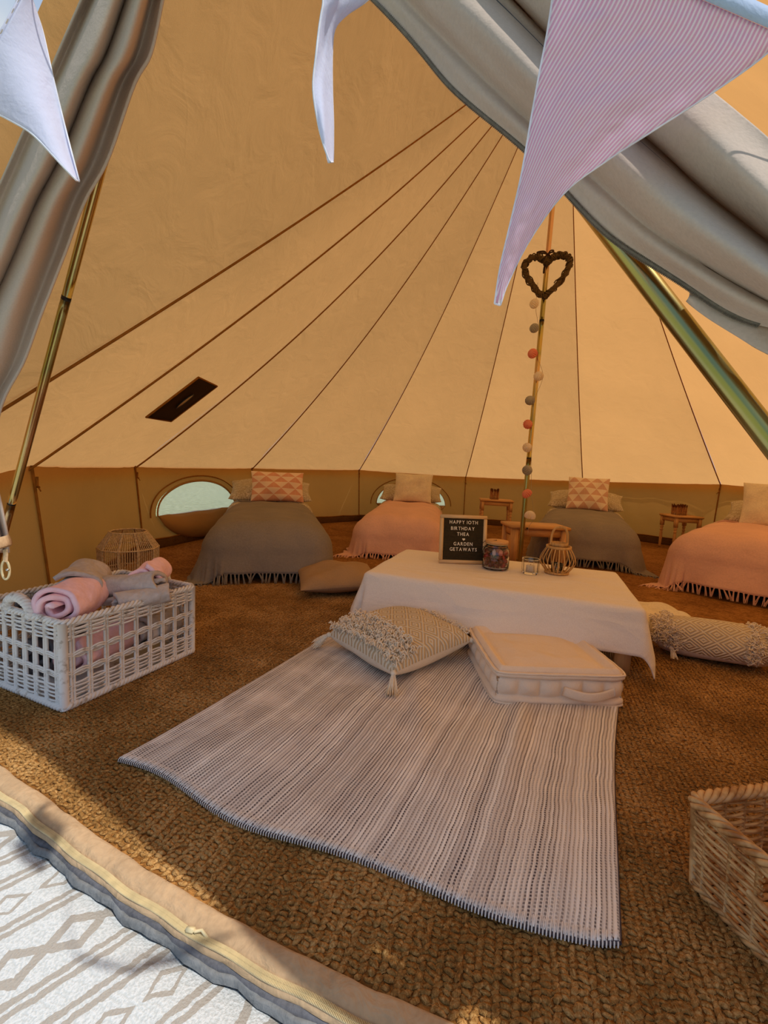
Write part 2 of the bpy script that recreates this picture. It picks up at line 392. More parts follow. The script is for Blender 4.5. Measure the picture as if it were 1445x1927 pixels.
# broderie edging
m = Mat('eyelet_lace', srgb(236, 238, 252), 0.9, 0.1); U, V, _ = m.xyz(m.coord('UV'))
a = (U*11.0).frac()-0.5; b = V-0.5
m.translucent(0.4, srgb(232, 236, 255)); m.seethrough(((a*a+b*b)._m('SQRT')).lt(0.26)*0.85); M_LACE = m.m
M_FELT = fabric('black_felt', srgb(66, 56, 38), 400, 0.12, 60, 0.2)
M_LETTER = plain('white_letter', srgb(248, 238, 216), 0.5, 0.3, 0.01)

# ------------------------------------------------------------------ setting
# lawn and ground
g = MB(); P = np.zeros((44, 44, 3)); xs = np.concatenate([np.linspace(-60, -14, 8)[:-1], np.linspace(-14, 14, 30), np.linspace(14, 60, 8)[1:]])
P[..., 0], P[..., 1] = np.meshgrid(xs, xs, indexing='ij'); P[..., 2] = -0.06+0.02*np.sin(P[..., 0]*1.3)*np.cos(P[..., 1]*1.1)
tag(g.grid(P).build('lawn', M_GRASS), kind='structure')

APEX = np.array([0.04, 0.0, 3.85])
RW = 3.045
ang = [-137, -107.3, -76.3, -46.1, -16.0, 14.0, 42.8, 73, 103, 133]
zz = [0.64, 0.621, 0.623, 0.651, 0.622, 0.646, 0.697, 0.66, 0.64, 0.64]
def rp(a, r, z): return np.array([r*math.sin(math.radians(a)), r*math.cos(math.radians(a)), z])
EAVE = [rp(a, RW, z) for a, z in zip(ang, zz)]
V_DL = np.array([-1.83, -2.886, 0.54]); V_DR = np.array([0.70, -3.045, 0.85]); GTOP = np.array([-0.6466, -2.8036, 2.151])
BASE_L = np.array([-2.12, -2.62, 0.0]); BASE_R = np.array([0.85, -3.00, 0.0])

ceiling = struct('ceiling')
SAGK = [0.55, 1.0, 0.95, 0.85, 0.70, 0.50, 0.45, 0.5, 0.5, 0.5]
def sag_of(V):
    for e, k in zip(EAVE, SAGK):
        if np.allclose(e, V): return k
    return 0.3 if np.allclose(V, V_DL) else 0.0
def seam_curve(V, s):
    d = V-APEX; t = d/np.linalg.norm(d); n = np.array([0, 0, 1.0])-t*t[2]; n /= np.linalg.norm(n); s = np.asarray(s, float)[..., None]
    return APEX+d*s-n*(0.19*sag_of(V))*np.sin(PI*np.clip(s, 0, 1))**0.9
def panel(a, b, name='roof_panel', top=APEX, ns=44, nt=26, pucker=1.0):
    s = np.linspace(0, 1, ns)[:, None]; t = np.linspace(0, 1, nt)[None, :]
    E = a[None, None]*(1-t[..., None])+b[None, None]*t[..., None]
    P = seam_curve(a, s[:, 0])[:, None]*(1-t[..., None])+seam_curve(b, s[:, 0])[:, None]*t[..., None]
    nrm = np.cross(a-top, b-top); nrm /= np.linalg.norm(nrm)
    if nrm[2] < 0: nrm = -nrm
    cen = (a+b)/2-top; 
    sag = -0.02*np.sin(PI*t)*np.sin(PI*s)**0.8*s
    ed = np.exp(-(1-s)*7.5)
    near0 = np.exp(-t*6); near1 = np.exp(-(1-t)*6)
    th0 = np.arctan2((1-s)*3.2, t*1.5+0.02); th1 = np.arctan2((1-s)*3.2, (1-t)*1.5+0.02)
    puck = 0.015*pucker*ed*(near0*np.sin(th0*26)+near1*np.sin(th1*26))*np.clip((1-s)*25, 0, 1)
    P = P+nrm*(sag+puck)[..., None]
    mb = MB(); uv = np.stack([s+0*t, t+0*s], -1); mb.grid(P, uv=uv)
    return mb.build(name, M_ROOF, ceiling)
for i in range(9): panel(EAVE[i], EAVE[i+1])
panel(EAVE[0], V_DL); panel(V_DL, GTOP, pucker=0); panel(GTOP, V_DR, pucker=0); panel(V_DR, EAVE[9])
def seam(e, r=0.0060):
    s = np.linspace(0.02, 1, 30)[:, None]; p = seam_curve(e, s[:, 0])-np.array([0, 0, 0.012])
    mb = MB(); mb.tube(p, r*(0.5+0.5*s[:, 0]), 6); mb.build('seam', M_SEAM, ceiling)
for e in EAVE+[V_DL]: seam(e)
def hem(a, b):
    t = np.linspace(0, 1, 24)[:, None]; p = a*(1-t)+b*t; out = (a+b)/2*np.array([1, 1, 0]); out /= np.linalg.norm(out)
    P = np.stack([p+out*0.004, p+out*0.010+np.array([0, 0, -0.012]), p+out*0.006+np.array([0, 0, -0.022])], 1)
    P[:, :, 2] += 0.004*np.sin(t*40)
    MB().grid(P).build('hem', M_HEM, ceiling, solid=0.003)
for i in range(9): hem(EAVE[i], EAVE[i+1])
hem(EAVE[0], V_DL); hem(V_DR, EAVE[9])
# roof vent: a dark net patch with a small oval flap hole, sewn on the gore between the second and third seam
GA, GB = EAVE[0], EAVE[1]
def roof_hit(x, y, a, b, off):
    """where the sight line meets the sagging gore, lifted off it by `off`"""
    v = ray(x, y); best = None
    sg, tg_ = np.linspace(0.4, 1, 241)[:, None], np.linspace(0, 1, 121)[None, :]
    P = seam_curve(a, sg[:, 0])[:, None]*(1-tg_[..., None])+seam_curve(b, sg[:, 0])[:, None]*tg_[..., None]
    n = np.cross(a-APEX, b-APEX); n /= np.linalg.norm(n); n = n if n[2] < 0 else -n
    P = P+n*(0.02*np.sin(PI*tg_)*np.sin(PI*sg)**0.8*sg+off)[..., None]
    d = P-CAM; e = np.linalg.norm(np.cross(d, v/np.linalg.norm(v)), axis=-1); k = np.unravel_index(np.argmin(e), e.shape); return P[k]
vc = [roof_hit(*q, GA, GB, 0.022) for q in ((275, 785), (372, 711), (408, 727), (322, 792))]
vent = thing('roof_vent', 'dark net roof vent patch with a small pale oval hole on the left roof slope', 'vent', tuple(np.mean(vc, 0)))
c0 = np.mean(vc, 0); L = [q-c0 for q in vc]
u_ = np.linspace(0, 1, 9)[:, None, None]; v_ = np.linspace(0, 1, 5)[None, :, None]
P = L[0]*(1-u_)*(1-v_)+L[1]*u_*(1-v_)+L[2]*u_*v_+L[3]*(1-u_)*v_
MB().grid(P).build('net_panel', M_VENT, vent, solid=0.003)
MB().tube(np.array(L), 0.006, 6, closed=True).build('border_tape', M_SEAM, vent)
ax = (L[1]-L[0]); ax /= np.linalg.norm(ax); nn = np.cross(L[1]-L[0], L[3]-L[0]); nn /= np.linalg.norm(nn)
if nn[2] > 0: nn = -nn
bx = np.cross(nn, ax); th = np.linspace(0, 2*PI, 24, endpoint=False)
vv_ = ray(347, 754); oc = CAM+vv_*(((c0+nn*0.006-CAM)@nn)/(vv_@nn))-c0
ov = oc+np.outer(np.cos(th), ax)*0.062+np.outer(np.sin(th), bx)*0.030+nn*0.004
mb = MB(); mb.add(np.vstack([ov, [oc+nn*0.004]]), [(i, (i+1) % 24, 24) for i in range(24)]); mb.build('oval_flap', M_HEM, vent, solid=0.002)
MB().tube(ov, 0.004, 6, closed=True).build('oval_rim', M_BLACK, vent)

# walls
def wall_panel(parent, a0, a1, z0, z1, win=None, r0=2.995, rb=2.93, p0=None, p1=None, b0=None, b1=None):
    A = p0 if p0 is not None else rp(a0, r0, z0+0.05); B = p1 if p1 is not None else rp(a1, r0, z1+0.05)
    C = b0 if b0 is not None else rp(a0, rb, 0); D = b1 if b1 is not None else rp(a1, rb, 0)
    def pos(t, v):
        t = np.asarray(t, float)[..., None]; v = np.asarray(v, float)[..., None]
        p = (A*(1-t)+B*t)*v+(C*(1-t)+D*t)*(1-v)
        out = (A+B)/2*np.array([1, 1, 0]); out /= np.linalg.norm(out)
        return p+out*0.05*np.sin(PI*v)*np.sin(PI*t)**0.5+out*0.004*np.sin(t*30+v*5)*np.sin(PI*v)*np.sin(PI*t)
    mb = MB()
    if win is None:
        t, v = np.meshgrid(np.linspace(0, 1, 22), np.linspace(0, 1, 12), indexing='ij'); mb.grid(pos(t, v))
    else:
        tc, vb, hw, hh = win
        for t0, t1, n in ((0, tc-hw, 9), (tc+hw, 1, 9)):
            t, v = np.meshgrid(np.linspace(t0, t1, n), np.linspace(0, 1, 13), indexing='ij'); mb.grid(pos(t, v))
        tm = tc+hw*np.sin(np.linspace(-PI/2, PI/2, 33)); top_ = vb+hh*np.sqrt(np.clip(1-((tm-tc)/hw)**2, 0, 1))
        k = np.linspace(0, 1, 8)[None, :]
        mb.grid(pos(tm[:, None]+0*k, vb*k+0*tm[:, None])); mb.grid(pos(tm[:, None]+0*k, top_[:, None]*(1-k)+k))
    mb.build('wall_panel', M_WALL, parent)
    s = np.linspace(0, 1, 12); MB().tube(pos(0*s, s)*np.array([.997, .997, 1]), 0.0065, 6).build('seam', M_SEAM, parent)
    t, v = np.meshgrid(np.linspace(0, 1, 12), np.linspace(0, 0.12, 4), indexing='ij')
    P = pos(t, v)*np.array([0.992, 0.992, 1]); P[:, -1] += np.array([0, 0, 0.004])
    P[:, :, 2] += 0.004*np.sin(t*25)
    MB().grid(P).build('groundsheet_edge', M_GROUND, parent, solid=0.004)
    MB().tube(P[:, -1], 0.006, 6).build('edge_piping', M_SEAM, parent)
    return pos
wl, wbk, wr_ = struct('wall_left'), struct('wall_back'), struct('wall_right')
wall_panel(wl, 0, 0, 0, 0, p0=V_DL*np.array([.985, .985, 1.02]), p1=rp(-137, 2.995, .69), b0=BASE_L, b1=rp(-137, 2.93, 0))
wall_panel(wl, -137, -107.3, .64, .621)
W1 = (0.47, 0.39, 0.345, 0.42); W2 = (0.49, 0.36, 0.33, 0.46)
pos1 = wall_panel(wl, -107.3, -76.3, .621, .623, W1)
wall_panel(wbk, -76.3, -46.1, .623, .651)
pos2 = wall_panel(wbk, -46.1, -16, .651, .622, W2)
wall_panel(wbk, -16, 14, .622, .646); wall_panel(wbk, 14, 42.8, .646, .697)
wall_panel(wr_, 42.8, 73, .697, .66); wall_panel(wr_, 73, 103, .66, .64); wall_panel(wr_, 103, 133, .64, .64)
wall_panel(wr_, 0, 0, 0, 0, p0=rp(133, 2.995, .69), p1=V_DR*np.array([.985, .985, 1.0]), b0=rp(133, 2.93, 0), b1=BASE_R)
# toggles where the roof is laced to the wall
tg = MB(); tg.tube([(0, 0, 0.012), (0, 0, -0.03)], 0.006, 6); tg.tube([(-0.012, 0, -0.028), (0.012, 0, -0.034)], 0.005, 6)
tg.tube([(0.004, 0, -0.03), (0.02, 0, -0.05)], 0.003, 5); tg0 = None
for i in range(0, 8):
    p = EAVE[i]*np.array([.975, .975, 1])+np.array([0, 0, -0.01])
    if tg0 is None: tg0 = tg.build('toggle', M_SEAM, wbk); tg0.location = p
    else: dup(tg0, wbk if 2 < i < 6 else (wl if i < 3 else wr_), p, (0, 0, RNG.uniform(0, 3)))
# windows: arched frame, net, hanging canvas flap
def window(name, pos, win, flapdrop):
    w = struct(name); tc, vb, hw, hh = win
    th = np.linspace(-0.02, PI+0.02, 30)
    ex, ey = tc+hw*np.cos(th), vb+hh*np.maximum(np.sin(th), 0)
    p = pos(ex, ey)*np.array([.995, .995, 1]); mid = p.mean(0); inw = -mid*np.array([1, 1, 0]); inw /= np.linalg.norm(inw)
    MB().tube(p, 0.010, 6, sq=(1, 0.5)).build('window_frame', M_WALL, w)
    ex2, ey2 = tc+hw*1.16*np.cos(th), vb+hh*1.16*np.maximum(np.sin(th), -0.3)
    MB().tube(pos(ex2, ey2)*np.array([.994, .994, 1]), 0.006, 6).build('window_piping', M_SEAM, w)
    n = len(p); mb = MB(); mb.add(np.vstack([p, [pos(np.array(tc), np.array(vb+hh*0.3))]]), [(i, (i+1) % n, n) for i in range(n)]); mb.build('window_net', M_NET, w)
    t = np.linspace(0, 1, 20)[:, None]; k = np.linspace(0, 1, 9)[None, :]
    base = pos(tc-hw+2*hw*t[:, 0], vb+0*t[:, 0])
    prof = np.sin(PI*t)**0.7
    P = base[:, None]+inw*(0.02+0.10*np.sin(k*PI*0.8)*prof)[..., None]+np.array([0, 0, -1.0])*(flapdrop*k*prof)[..., None]
    P[:, :, 2] += 0.006*np.sin(t*18+k*3); P[:, :, 2] = np.maximum(P[:, :, 2], 0.035)
    MB().grid(P).build('window_flap', M_WALL, w, solid=0.004)
window('window_1', pos1, W1, 0.27); window('window_2', pos2, W2, 0.2)

# floor (groundsheet) and door sill
def sill_r(a):
    return np.interp(a, [-195, -184, -179.3, -176.1, -173.5, -170.6, -166.1, -162.4, -158.1, -150, -142], [3.05, 3.01, 3.003, 3.008, 3.013, 3.02, 3.036, 3.054, 3.096, 3.12, 3.10])
ring = np.array([rp(a, sill_r(a) if a <= -142 else 2.93, 0) for a in np.linspace(-195, 165, 240, endpoint=False)])
k_ = np.linspace(0.02, 1, 12)[:, None, None]
P = ring[None]*k_
fl = MB().grid(P, closev=True, flip=True); tag(fl.build('floor', M_GROUND), kind='structure')
trim = struct('trim_1')
SA = np.linspace(-195, -142, 150)
def band(prof, name, mat, wob=0.0, ph=0.0, solid=0.0):
    P = np.array([[rp(a, sill_r(a)+r+wob*math.sin(a*2.3+ph)+wob*.6*math.sin(a*5.1+ph*2), z+wob*.5*math.sin(a*3.7+r*40)) for r, z in prof] for a in SA])
    return MB().grid(P).build(name, mat, trim, solid=solid)
band([(0.004, 0.006), (0.009, 0.016), (0.015, 0.019), (0.032, 0.018), (0.044, 0.015), (0.047, 0.010)], 'sill_canvas', M_SILL, 0.0010)
band([(0.044, 0.011), (0.047, 0.015), (0.060, 0.014), (0.062, 0.006)], 'zip_tape', M_SILL, 0.0015, 0.4)
band([(0.057, 0.002), (0.060, 0.006), (0.067, 0.004), (0.070, -0.005)], 'dark_webbing', M_DARKTAPE, 0.002, 1.3)
band([(0.065, 0.000), (0.068, 0.003), (0.073, 0.001), (0.076, -0.006)], 'outer_webbing', M_WEB, 0.003, 2.1)
tb = MB()
for row, rr_ in enumerate((0.0500, 0.0560)):
    for k in range(1150):
        a = -193+50.5*(k+0.5*row)/1150; w_ = 0.0015*math.sin(a*2.3+.4)
        r0 = sill_r(a)+rr_+w_; c_ = rp(a, r0, 0.0155); d1 = rp(a, 0.0034, 0); t_ = rp(a+90, 0.0008, 0)
        tb.add([c_-d1-t_, c_+d1-t_, c_+d1+t_, c_-d1+t_, c_-d1*.7+[0, 0, .0028], c_+d1*.7+[0, 0, .0028]], [(0, 1, 5, 4), (2, 3, 4, 5), (1, 2, 5), (3, 0, 4)])
tag(tb.build('zip_teeth', M_ZIP, trim, smooth=False), kind='stuff')
# zip puller
zp = rp(-171.6, sill_r(-171.6)+0.053, 0.019); MB().box(zp, (0.016, 0.009, 0.007), math.radians(8), 0.002).tube([zp+[0.008, 0, 0], zp+[0.018, .004, 0.002], zp+[0.03, 0.002, -0.004]], 0.0025, 6).build('zip_puller', M_ZIP, trim)

# ------------------------------------------------------------------ coir carpet with knots near the door
crp = thing('coir_carpet', 'brown knotted coir carpet covering the whole tent floor', 'carpet')
ringc = np.array([rp(a, (sill_r(a)+0.006) if a <= -142 else 2.88, 0.010) for a in np.linspace(-195, 165, 240, endpoint=False)])
MB().grid(ringc[None]*np.concatenate([[0.001], np.linspace(0.05, 1, 16)])[:, None, None]*np.array([1, 1, 0])+np.array([0, 0, 0.010]), closev=True, flip=True).build('carpet_base', M_COIR, crp)
def knots():
    dx, dy = 0.0138, 0.0092
    xs = np.arange(-2.6, 1.9, dx); ys = np.arange(-3.1, -0.4, dy)
    X, Y = np.meshgrid(xs, ys, indexing='ij'); col = np.arange(len(xs))[:, None]
    Y = Y+(col % 2)*dy*0.5+0.004*np.sin(X*9)+RNG.normal(0, 0.0012, X.shape); X = X+0.005*np.sin(Y*7)+RNG.normal(0, 0.0012, X.shape)
    tilt = np.where(col % 2 == 0, 0.5, -0.5)+RNG.normal(0, 0.22, X.shape)+0.25
    X, Y, tilt = X.ravel(), Y.ravel(), tilt.ravel()
    a = np.degrees(np.arctan2(X, Y)); r = np.hypot(X, Y)
    rs = np.interp(np.where(a > 165, a-360, a), [-195, -184, -179.3, -176.1, -173.5, -170.6, -166.1, -162.4, -158.1, -150, -142], [3.05, 3.01, 3.003, 3.008, 3.013, 3.02, 3.036, 3.054, 3.096, 3.12, 3.10])
    d = np.hypot(X-CAM[0], Y-CAM[1]); hd = np.degrees(np.arctan2(X-CAM[0], Y-CAM[1]))
    keep = (r < rs+0.002) & (d < 2.75) & (hd > -75) & (hd < 45)
    q = [(-0.87, -2.76), (0.17, -2.81), (0.43, -1.47), (-0.67, -1.44)]; ins = np.ones(len(X), bool)
    for i in range(4):
        (ax, ay), (bx, by) = q[i], q[(i+1) % 4]; ins &= ((bx-ax)*(Y-ay)-(by-ay)*(X-ax)) > 0
    keep &= ~ins; X, Y, tilt = X[keep], Y[keep], tilt[keep]; n = len(X)
    L = RNG.normal(0.0098, 0.0010, n); W = RNG.normal(0.0055, 0.0006, n); H = np.clip(RNG.normal(0.0052, 0.0013, n), .0025, .009)
    # a bent bead: 3 rings of 5 plus two tips
    prof = [(-0.62, 0.72, 0.7), (0.0, 1.0, 1.0), (0.62, 0.72, 0.7)]; ang5 = np.linspace(0, 2*PI, 5, endpoint=False)+0.3
    loc = [(-1.0, 0, 0.15)]
    for px, pw, ph in prof:
        for t in ang5: loc.append((px, pw*math.cos(t), 0.35*ph+ph*0.65*math.sin(t)))
    loc.append((1.0, 0, 0.15)); loc = np.array(loc)
    F = [(0, 1+(i+1) % 5, 1+i) for i in range(5)]
    for k in range(2):
        for i in range(5): F.append((1+k*5+i, 1+k*5+(i+1) % 5, 6+k*5+(i+1) % 5, 6+k*5+i))
    F += [(16, 11+i, 11+(i+1) % 5) for i in range(5)]
    lx = loc[None, :, 0]*L[:, None]; ly = loc[None, :, 1]*W[:, None]+0.15*lx*np.abs(loc[None, :, 0]); lz = loc[None, :, 2]*H[:, None]
    lx = lx+RNG.normal(0, 0.0009, lx.shape); lz = lz+RNG.normal(0, 0.0008, lz.shape); ly = ly+RNG.normal(0, 0.0005, ly.shape)
    c, s = np.cos(tilt)[:, None], np.sin(tilt)[:, None]
    P = np.stack([X[:, None]+lx*c-ly*s, Y[:, None]+lx*s+ly*c, 0.0095+lz], -1)
    nv = len(loc); f = []
    base = np.array([q if len(q) == 4 else q+(-1,) for q in F])
    allf = (base[None]+np.arange(n)[:, None, None]*nv).reshape(-1, 4)
    quad = np.tile(np.array([len(q) == 4 for q in F]), n)
    f = [tuple(q) if k else tuple(q[:3]) for q, k in zip(allf.tolist(), quad)]
    me = bpy.data.meshes.new('carpet_knots'); me.from_pydata(P.reshape(-1, 3).tolist(), [], f)
    me.polygons.foreach_set('use_smooth', [True]*len(me.polygons)); me.materials.append(M_KNOT)
    o = bpy.data.objects.new('carpet_knots', me); COL.objects.link(o); o.parent = crp; o['kind'] = 'stuff'
    # loose fibres standing off the pile close to the door
    mb = MB(); near = np.nonzero(np.hypot(X-CAM[0], Y-CAM[1]) < 1.9)[0]; idx = RNG.choice(near, 15000)
    V = []; Fh = []
    for i in idx:
        a = RNG.uniform(0, 2*PI); l = RNG.uniform(0.008, 0.022); p = np.array([X[i], Y[i], 0.015]); q = p+np.array([math.cos(a)*l, math.sin(a)*l, RNG.uniform(0.001, 0.010)])
        w = np.array([-math.sin(a), math.cos(a), 0])*0.00030; m_ = (p+q)/2+np.array([0, 0, 0.003]); o0 = len(V)
        V += [p-w, p+w, m_+w, m_-w, q]; Fh += [(o0, o0+1, o0+2, o0+3), (o0+3, o0+2, o0+4)]
    mb.add(V, Fh); tag(mb.build('loose_fibres', M_KNOT, crp), kind='stuff')
knots()

# outdoor rug in front of the sill
ax_ = math.radians(63.4); e1 = np.array([math.cos(ax_), math.sin(ax_), 0]); e2 = np.array([-e1[1], e1[0], 0])
SAo = np.linspace(-200, -140, 60); kk = np.linspace(0, 1, 14)
P = np.array([[rp(a, np.interp(a, [-195, -142], [3.03, 3.03])+0.03+1.3*k, -0.012) for k in kk] for a in SAo])
P[:, 1:, 2] += 0.003*np.sin(P[:, 1:, 0]*6)*np.sin(P[:, 1:, 1]*5)
uv = np.stack([P@e2, P@e1], -1)
mb = MB(); mb.grid(P, uv=uv, flip=False)
tag(mb.build('outdoor_rug', M_ORUG, None, solid=0.006), 'white outdoor rug with taupe lozenge and zigzag pattern outside the door sill', 'rug')

# cotton rug
rug = thing('cotton_rug', 'cream and grey ribbed cotton rug laid on the coir in front of the low table', 'rug')
RQ = [np.array(q) for q in ((-0.892, -2.775), (0.192, -2.832), (0.445, -1.45), (-0.69, -1.42))]
NU, NV = 126*4+1, 90
u = np.linspace(0, 1, NU)[:, None]; v = np.linspace(0, 1, NV)[None, :]
def rugpt(u, v):
    u = np.asarray(u, float)[..., None]; v = np.asarray(v, float)[..., None]
    b = RQ[0]*(1-u)+RQ[1]*u; t = RQ[3]*(1-u)+RQ[2]*u
    p = b*(1-v)+t*v
    bow = 0.030*np.sin(PI*u)*(1-v)**2-0.012*np.sin(u*13)*(1-v)**6
    return p+np.concatenate([0.008*np.sin(v*7+u*2), -bow], -1)
def rugz(u, v):
    z = 0.021+0.004*np.sin(u*9+v*5)*np.sin(v*11)+0.003*np.sin(u*17-v*13)
    z = z+0.020*np.exp(-((u-0.72-0.06*np.sin(v*5))/0.025)**2)*np.exp(-((v-0.34)/0.20)**2)
    z = z+0.009*np.exp(-((u-0.45+0.5*(v-.5))/0.03)**2)*np.exp(-((v-0.45)/0.15)**2)
    z = z+0.010*np.clip(u-0.965, 0, 1)/0.035*np.clip(0.05-v, 0, 1)/0.05
    return z
xy = rugpt(u+0*v, v+0*u); P = np.concatenate([xy, rugz(u+0*v, v+0*u)[..., None]], -1)
P[..., 2] += 0.0022*np.abs(np.sin(PI*126*u+0*v))
uv = np.stack([(u+0*v)*1.07, (v+0*u)*1.38], -1)
mb = MB(); mb.grid(P, uv=uv, flip=True); mb.build('woven_cloth', M_RUG, rug, solid=0.004)
M_STITCH = fabric('edge_yarn', srgb(236, 226, 216), 300, 0.08, 60, 0.2)
mb = MB(); q = np.linspace(0, 1, 150); ln = np.concatenate([rugpt(q, 0*q+0.002), rugz(q, 0*q)[:, None]-0.002], -1); mb.tube(ln, 0.0055, 6)
q2 = np.linspace(0, 1, 90); ln2 = np.concatenate([rugpt(0*q2+1, q2), rugz(0*q2+1, q2)[:, None]-0.002], -1); mb.tube(ln2, 0.004, 6)
ln3 = np.concatenate([rugpt(0*q2, q2), rugz(0*q2, q2)[:, None]-0.002], -1); mb.tube(ln3, 0.004, 6)
mb.build('bound_edge', plain('dark_edge', srgb(92, 80, 82), 0.95, 0.1), rug)
mb = MB()
for i in range(190):
    uu = (i+0.5)/190; a = rugpt(uu, 0.016); b = rugpt(uu+0.001, -0.002); z = float(rugz(np.array(uu), np.array(0.01)))
    mb.tube([[a[0], a[1]-0.004, z+0.0035], [(a[0]+b[0])/2, (a[1]+b[1])/2, z+0.0045], [b[0], b[1]-0.001, z+0.002], [b[0], b[1]-0.002, z-0.004]], 0.0013, 4, caps=False)
tag(mb.build('edge_stitching', M_STITCH, rug), kind='stuff')

# ------------------------------------------------------------------ tent poles
def pole(name, label, a, b, r, joints, parent_parts=()):
    t = thing(name, label, 'pole', tuple(a)); a = np.array(a, float); b = np.array(b, float); d = b-a; n = len(joints)+1
    ks = [0]+list(joints)+[1]
    for i in range(n):
        p = [d*(ks[i]+0.0012*(i > 0)), d*(ks[i]+0.004), d*(ks[i+1]-0.004), d*(ks[i+1]-0.0012)]
        k = 18; pts = np.array([d*(ks[i]+0.0012+(ks[i+1]-ks[i]-0.0024)*j/(k-1)) for j in range(k)])
        rr = np.full(k, r*(1.0-0.03*i)); rr[0] *= 0.97; rr[-1] *= 0.97
        MB().tube(pts, rr, 20).build('pole_section', M_POLE, t)
        if i: MB().tube([d*(ks[i]-0.003), d*(ks[i]+0.003)], r*0.94, 16).build('joint', M_BLACK, t)
    return t
PA, PBL, PBR = np.array([-0.6376, -2.7646, 2.121]), np.array([-1.9985, -2.4345, 0.022]), np.array([0.79, -3.11, 0.022])
def kpt(a, b, k): return a+(b-a)*k
pl_ = pole('tent_pole', 'slim iridescent steel door pole rising at the left behind the tied-back curtain', PBL, PA-np.array([0, 0, .04]), 0.0125, (0.27, 0.56))
MB().tube([[0, 0, 0], [0, 0, -0.012]], 0.02, 16).build('foot_cap', M_BLACK, pl_)
pr_ = pole('tent_pole', 'thick-looking iridescent steel door pole slanting down at the right edge of the tent', PBR, PA-np.array([0, 0, .04]), 0.0128, (0.2, 0.62))
MB().tube([[0, 0, 0], [0, 0, -0.012]], 0.02, 16).build('foot_cap', M_BLACK, pr_)
PC0, PC1 = np.array([0.0, 0.0, 0.018]), np.array([0.04, 0.0, 3.82])
pc_ = pole('tent_pole', 'tall gold and green centre pole standing behind the low table and carrying the heart wreath', PC0, PC1, 0.0185, (0.2255, 0.488, 0.73))
MB().tube([[0, 0, 0], [0, 0, -0.006]], 0.04, 16).build('foot_plate', M_BLACK, pc_)
d_ = PC1-PC0
MB().tube([d_*0.728, d_*0.732], 0.045, 20).build('hanging_ring', M_BLACK, pc_)
for k in range(5):
    a = -2.4+k*0.42; p = d_*0.726+np.array([0.042*math.cos(a), 0.042*math.sin(a), -0.01])
    MB().lathe([(0.0005, 0.02), (0.004, 0.016), (0.011, 0.0), (0.012, -0.008), (0.007, -0.018), (0.0005, -0.021)], 10, p).build('clear_bulb', M_GLASS, pc_)

# ------------------------------------------------------------------ door curtains
def rows_interp(rows, n):
    R = np.array(rows, float); return spline(R, n)
cl_rows = [(-520, 365, 425, .76, .76), (-300, 290, 368, .82, .82), (-120, 205, 330, .855, .86), (0, 152, 306, .875, .90), (100, 108, 284, .89, .925), (160, 82, 252, .91, .945), (300, 20, 203, .955, 1.0),
    (380, -16, 159, .985, 1.035), (480, -60, 121, 1.02, 1.09), (590, -112, 78, 1.05, 1.11), (680, -150, 45, 1.08, 1.13), (760, -186, 4, 1.10, 1.14), (860, -190, -14, 1.13, 1.15), (960, -150, 4, 1.16, 1.15), (1010, -120, 14, 1.16, 1.16), (1040, -118, 16, 1.16, 1.16)]
R = rows_interp(cl_rows, 80); ns = 110; s = np.linspace(0, 1, ns)
P = np.zeros((80, ns, 3))
for i, (y, xl, xr, dl, dr) in enumerate(R):
    k = i/79.0
    ph = 2*PI*(2.6*s+0.25*np.sin(k*3)+0.12*np.sin(s*9+k*4))
    fold = 0.030*np.cos(ph)+0.005*np.cos(ph*1.7+1+k*2)
    sl2 = s+0.045*np.sin(ph)*np.sin(PI*s)
    for j in range(ns):
        x = xl+(xr-xl)*min(1.0, max(0.0, sl2[j]))
        P[i, j] = at(x, y, dl+(dr-dl)*s[j]-fold[j]*(0.6+0.4*math.sin(PI*min(k*1.5, 1))))
curt = thing('door_curtain', 'beige canvas door curtain gathered and tied back at the left of the entrance', 'curtain', tuple(P[-1].mean(0)))
o_ = P[-1].mean(0); MB().grid(P-o_).build('gathered_canvas', M_CURT, curt, solid=0.003)
MB().tube(P[:, -1]-o_, 0.0035, 6).build('edge_hem', M_CURT, curt)
tb_ = np.array([at(-125, 1025, 1.10), at(-60, 1035, 1.06), at(0, 1022, 1.10), at(18, 1015, 1.16), at(0, 1008, 1.22), at(-60, 1010, 1.26), at(-125, 1015, 1.2)])-o_
MB().tube(spline(np.vstack([tb_, tb_[:1]]), 40), 0.012, 8, sq=(0.35, 1.2)).build('tie_strap', M_SILL, curt)
tl = at(10, 1034, 1.12)-o_
MB().tube(np.array([tl+[0, 0, 0], tl+[0.004, -.002, -0.012], tl+[0.003, -.003, -0.03]]), 0.008, 8, sq=(0.4, 1)).build('strap_tab', M_SILL, curt)
th = np.linspace(0, 2*PI, 24, endpoint=False); rg = np.stack([0.008*np.cos(th), 0.004*np.cos(th), 0.024*np.sin(th)], -1)+tl+np.array([0.003, -.003, -0.052])
MB().tube(rg, 0.0028, 8, closed=True).build('tie_ring', M_ZIP, curt)
MB().lathe([(0.001, .003), (.004, .002), (.004, -.002), (.001, -.003)], 8, tl+np.array([0.012, -0.004, -0.05])).build('stud', M_STEEL, curt)

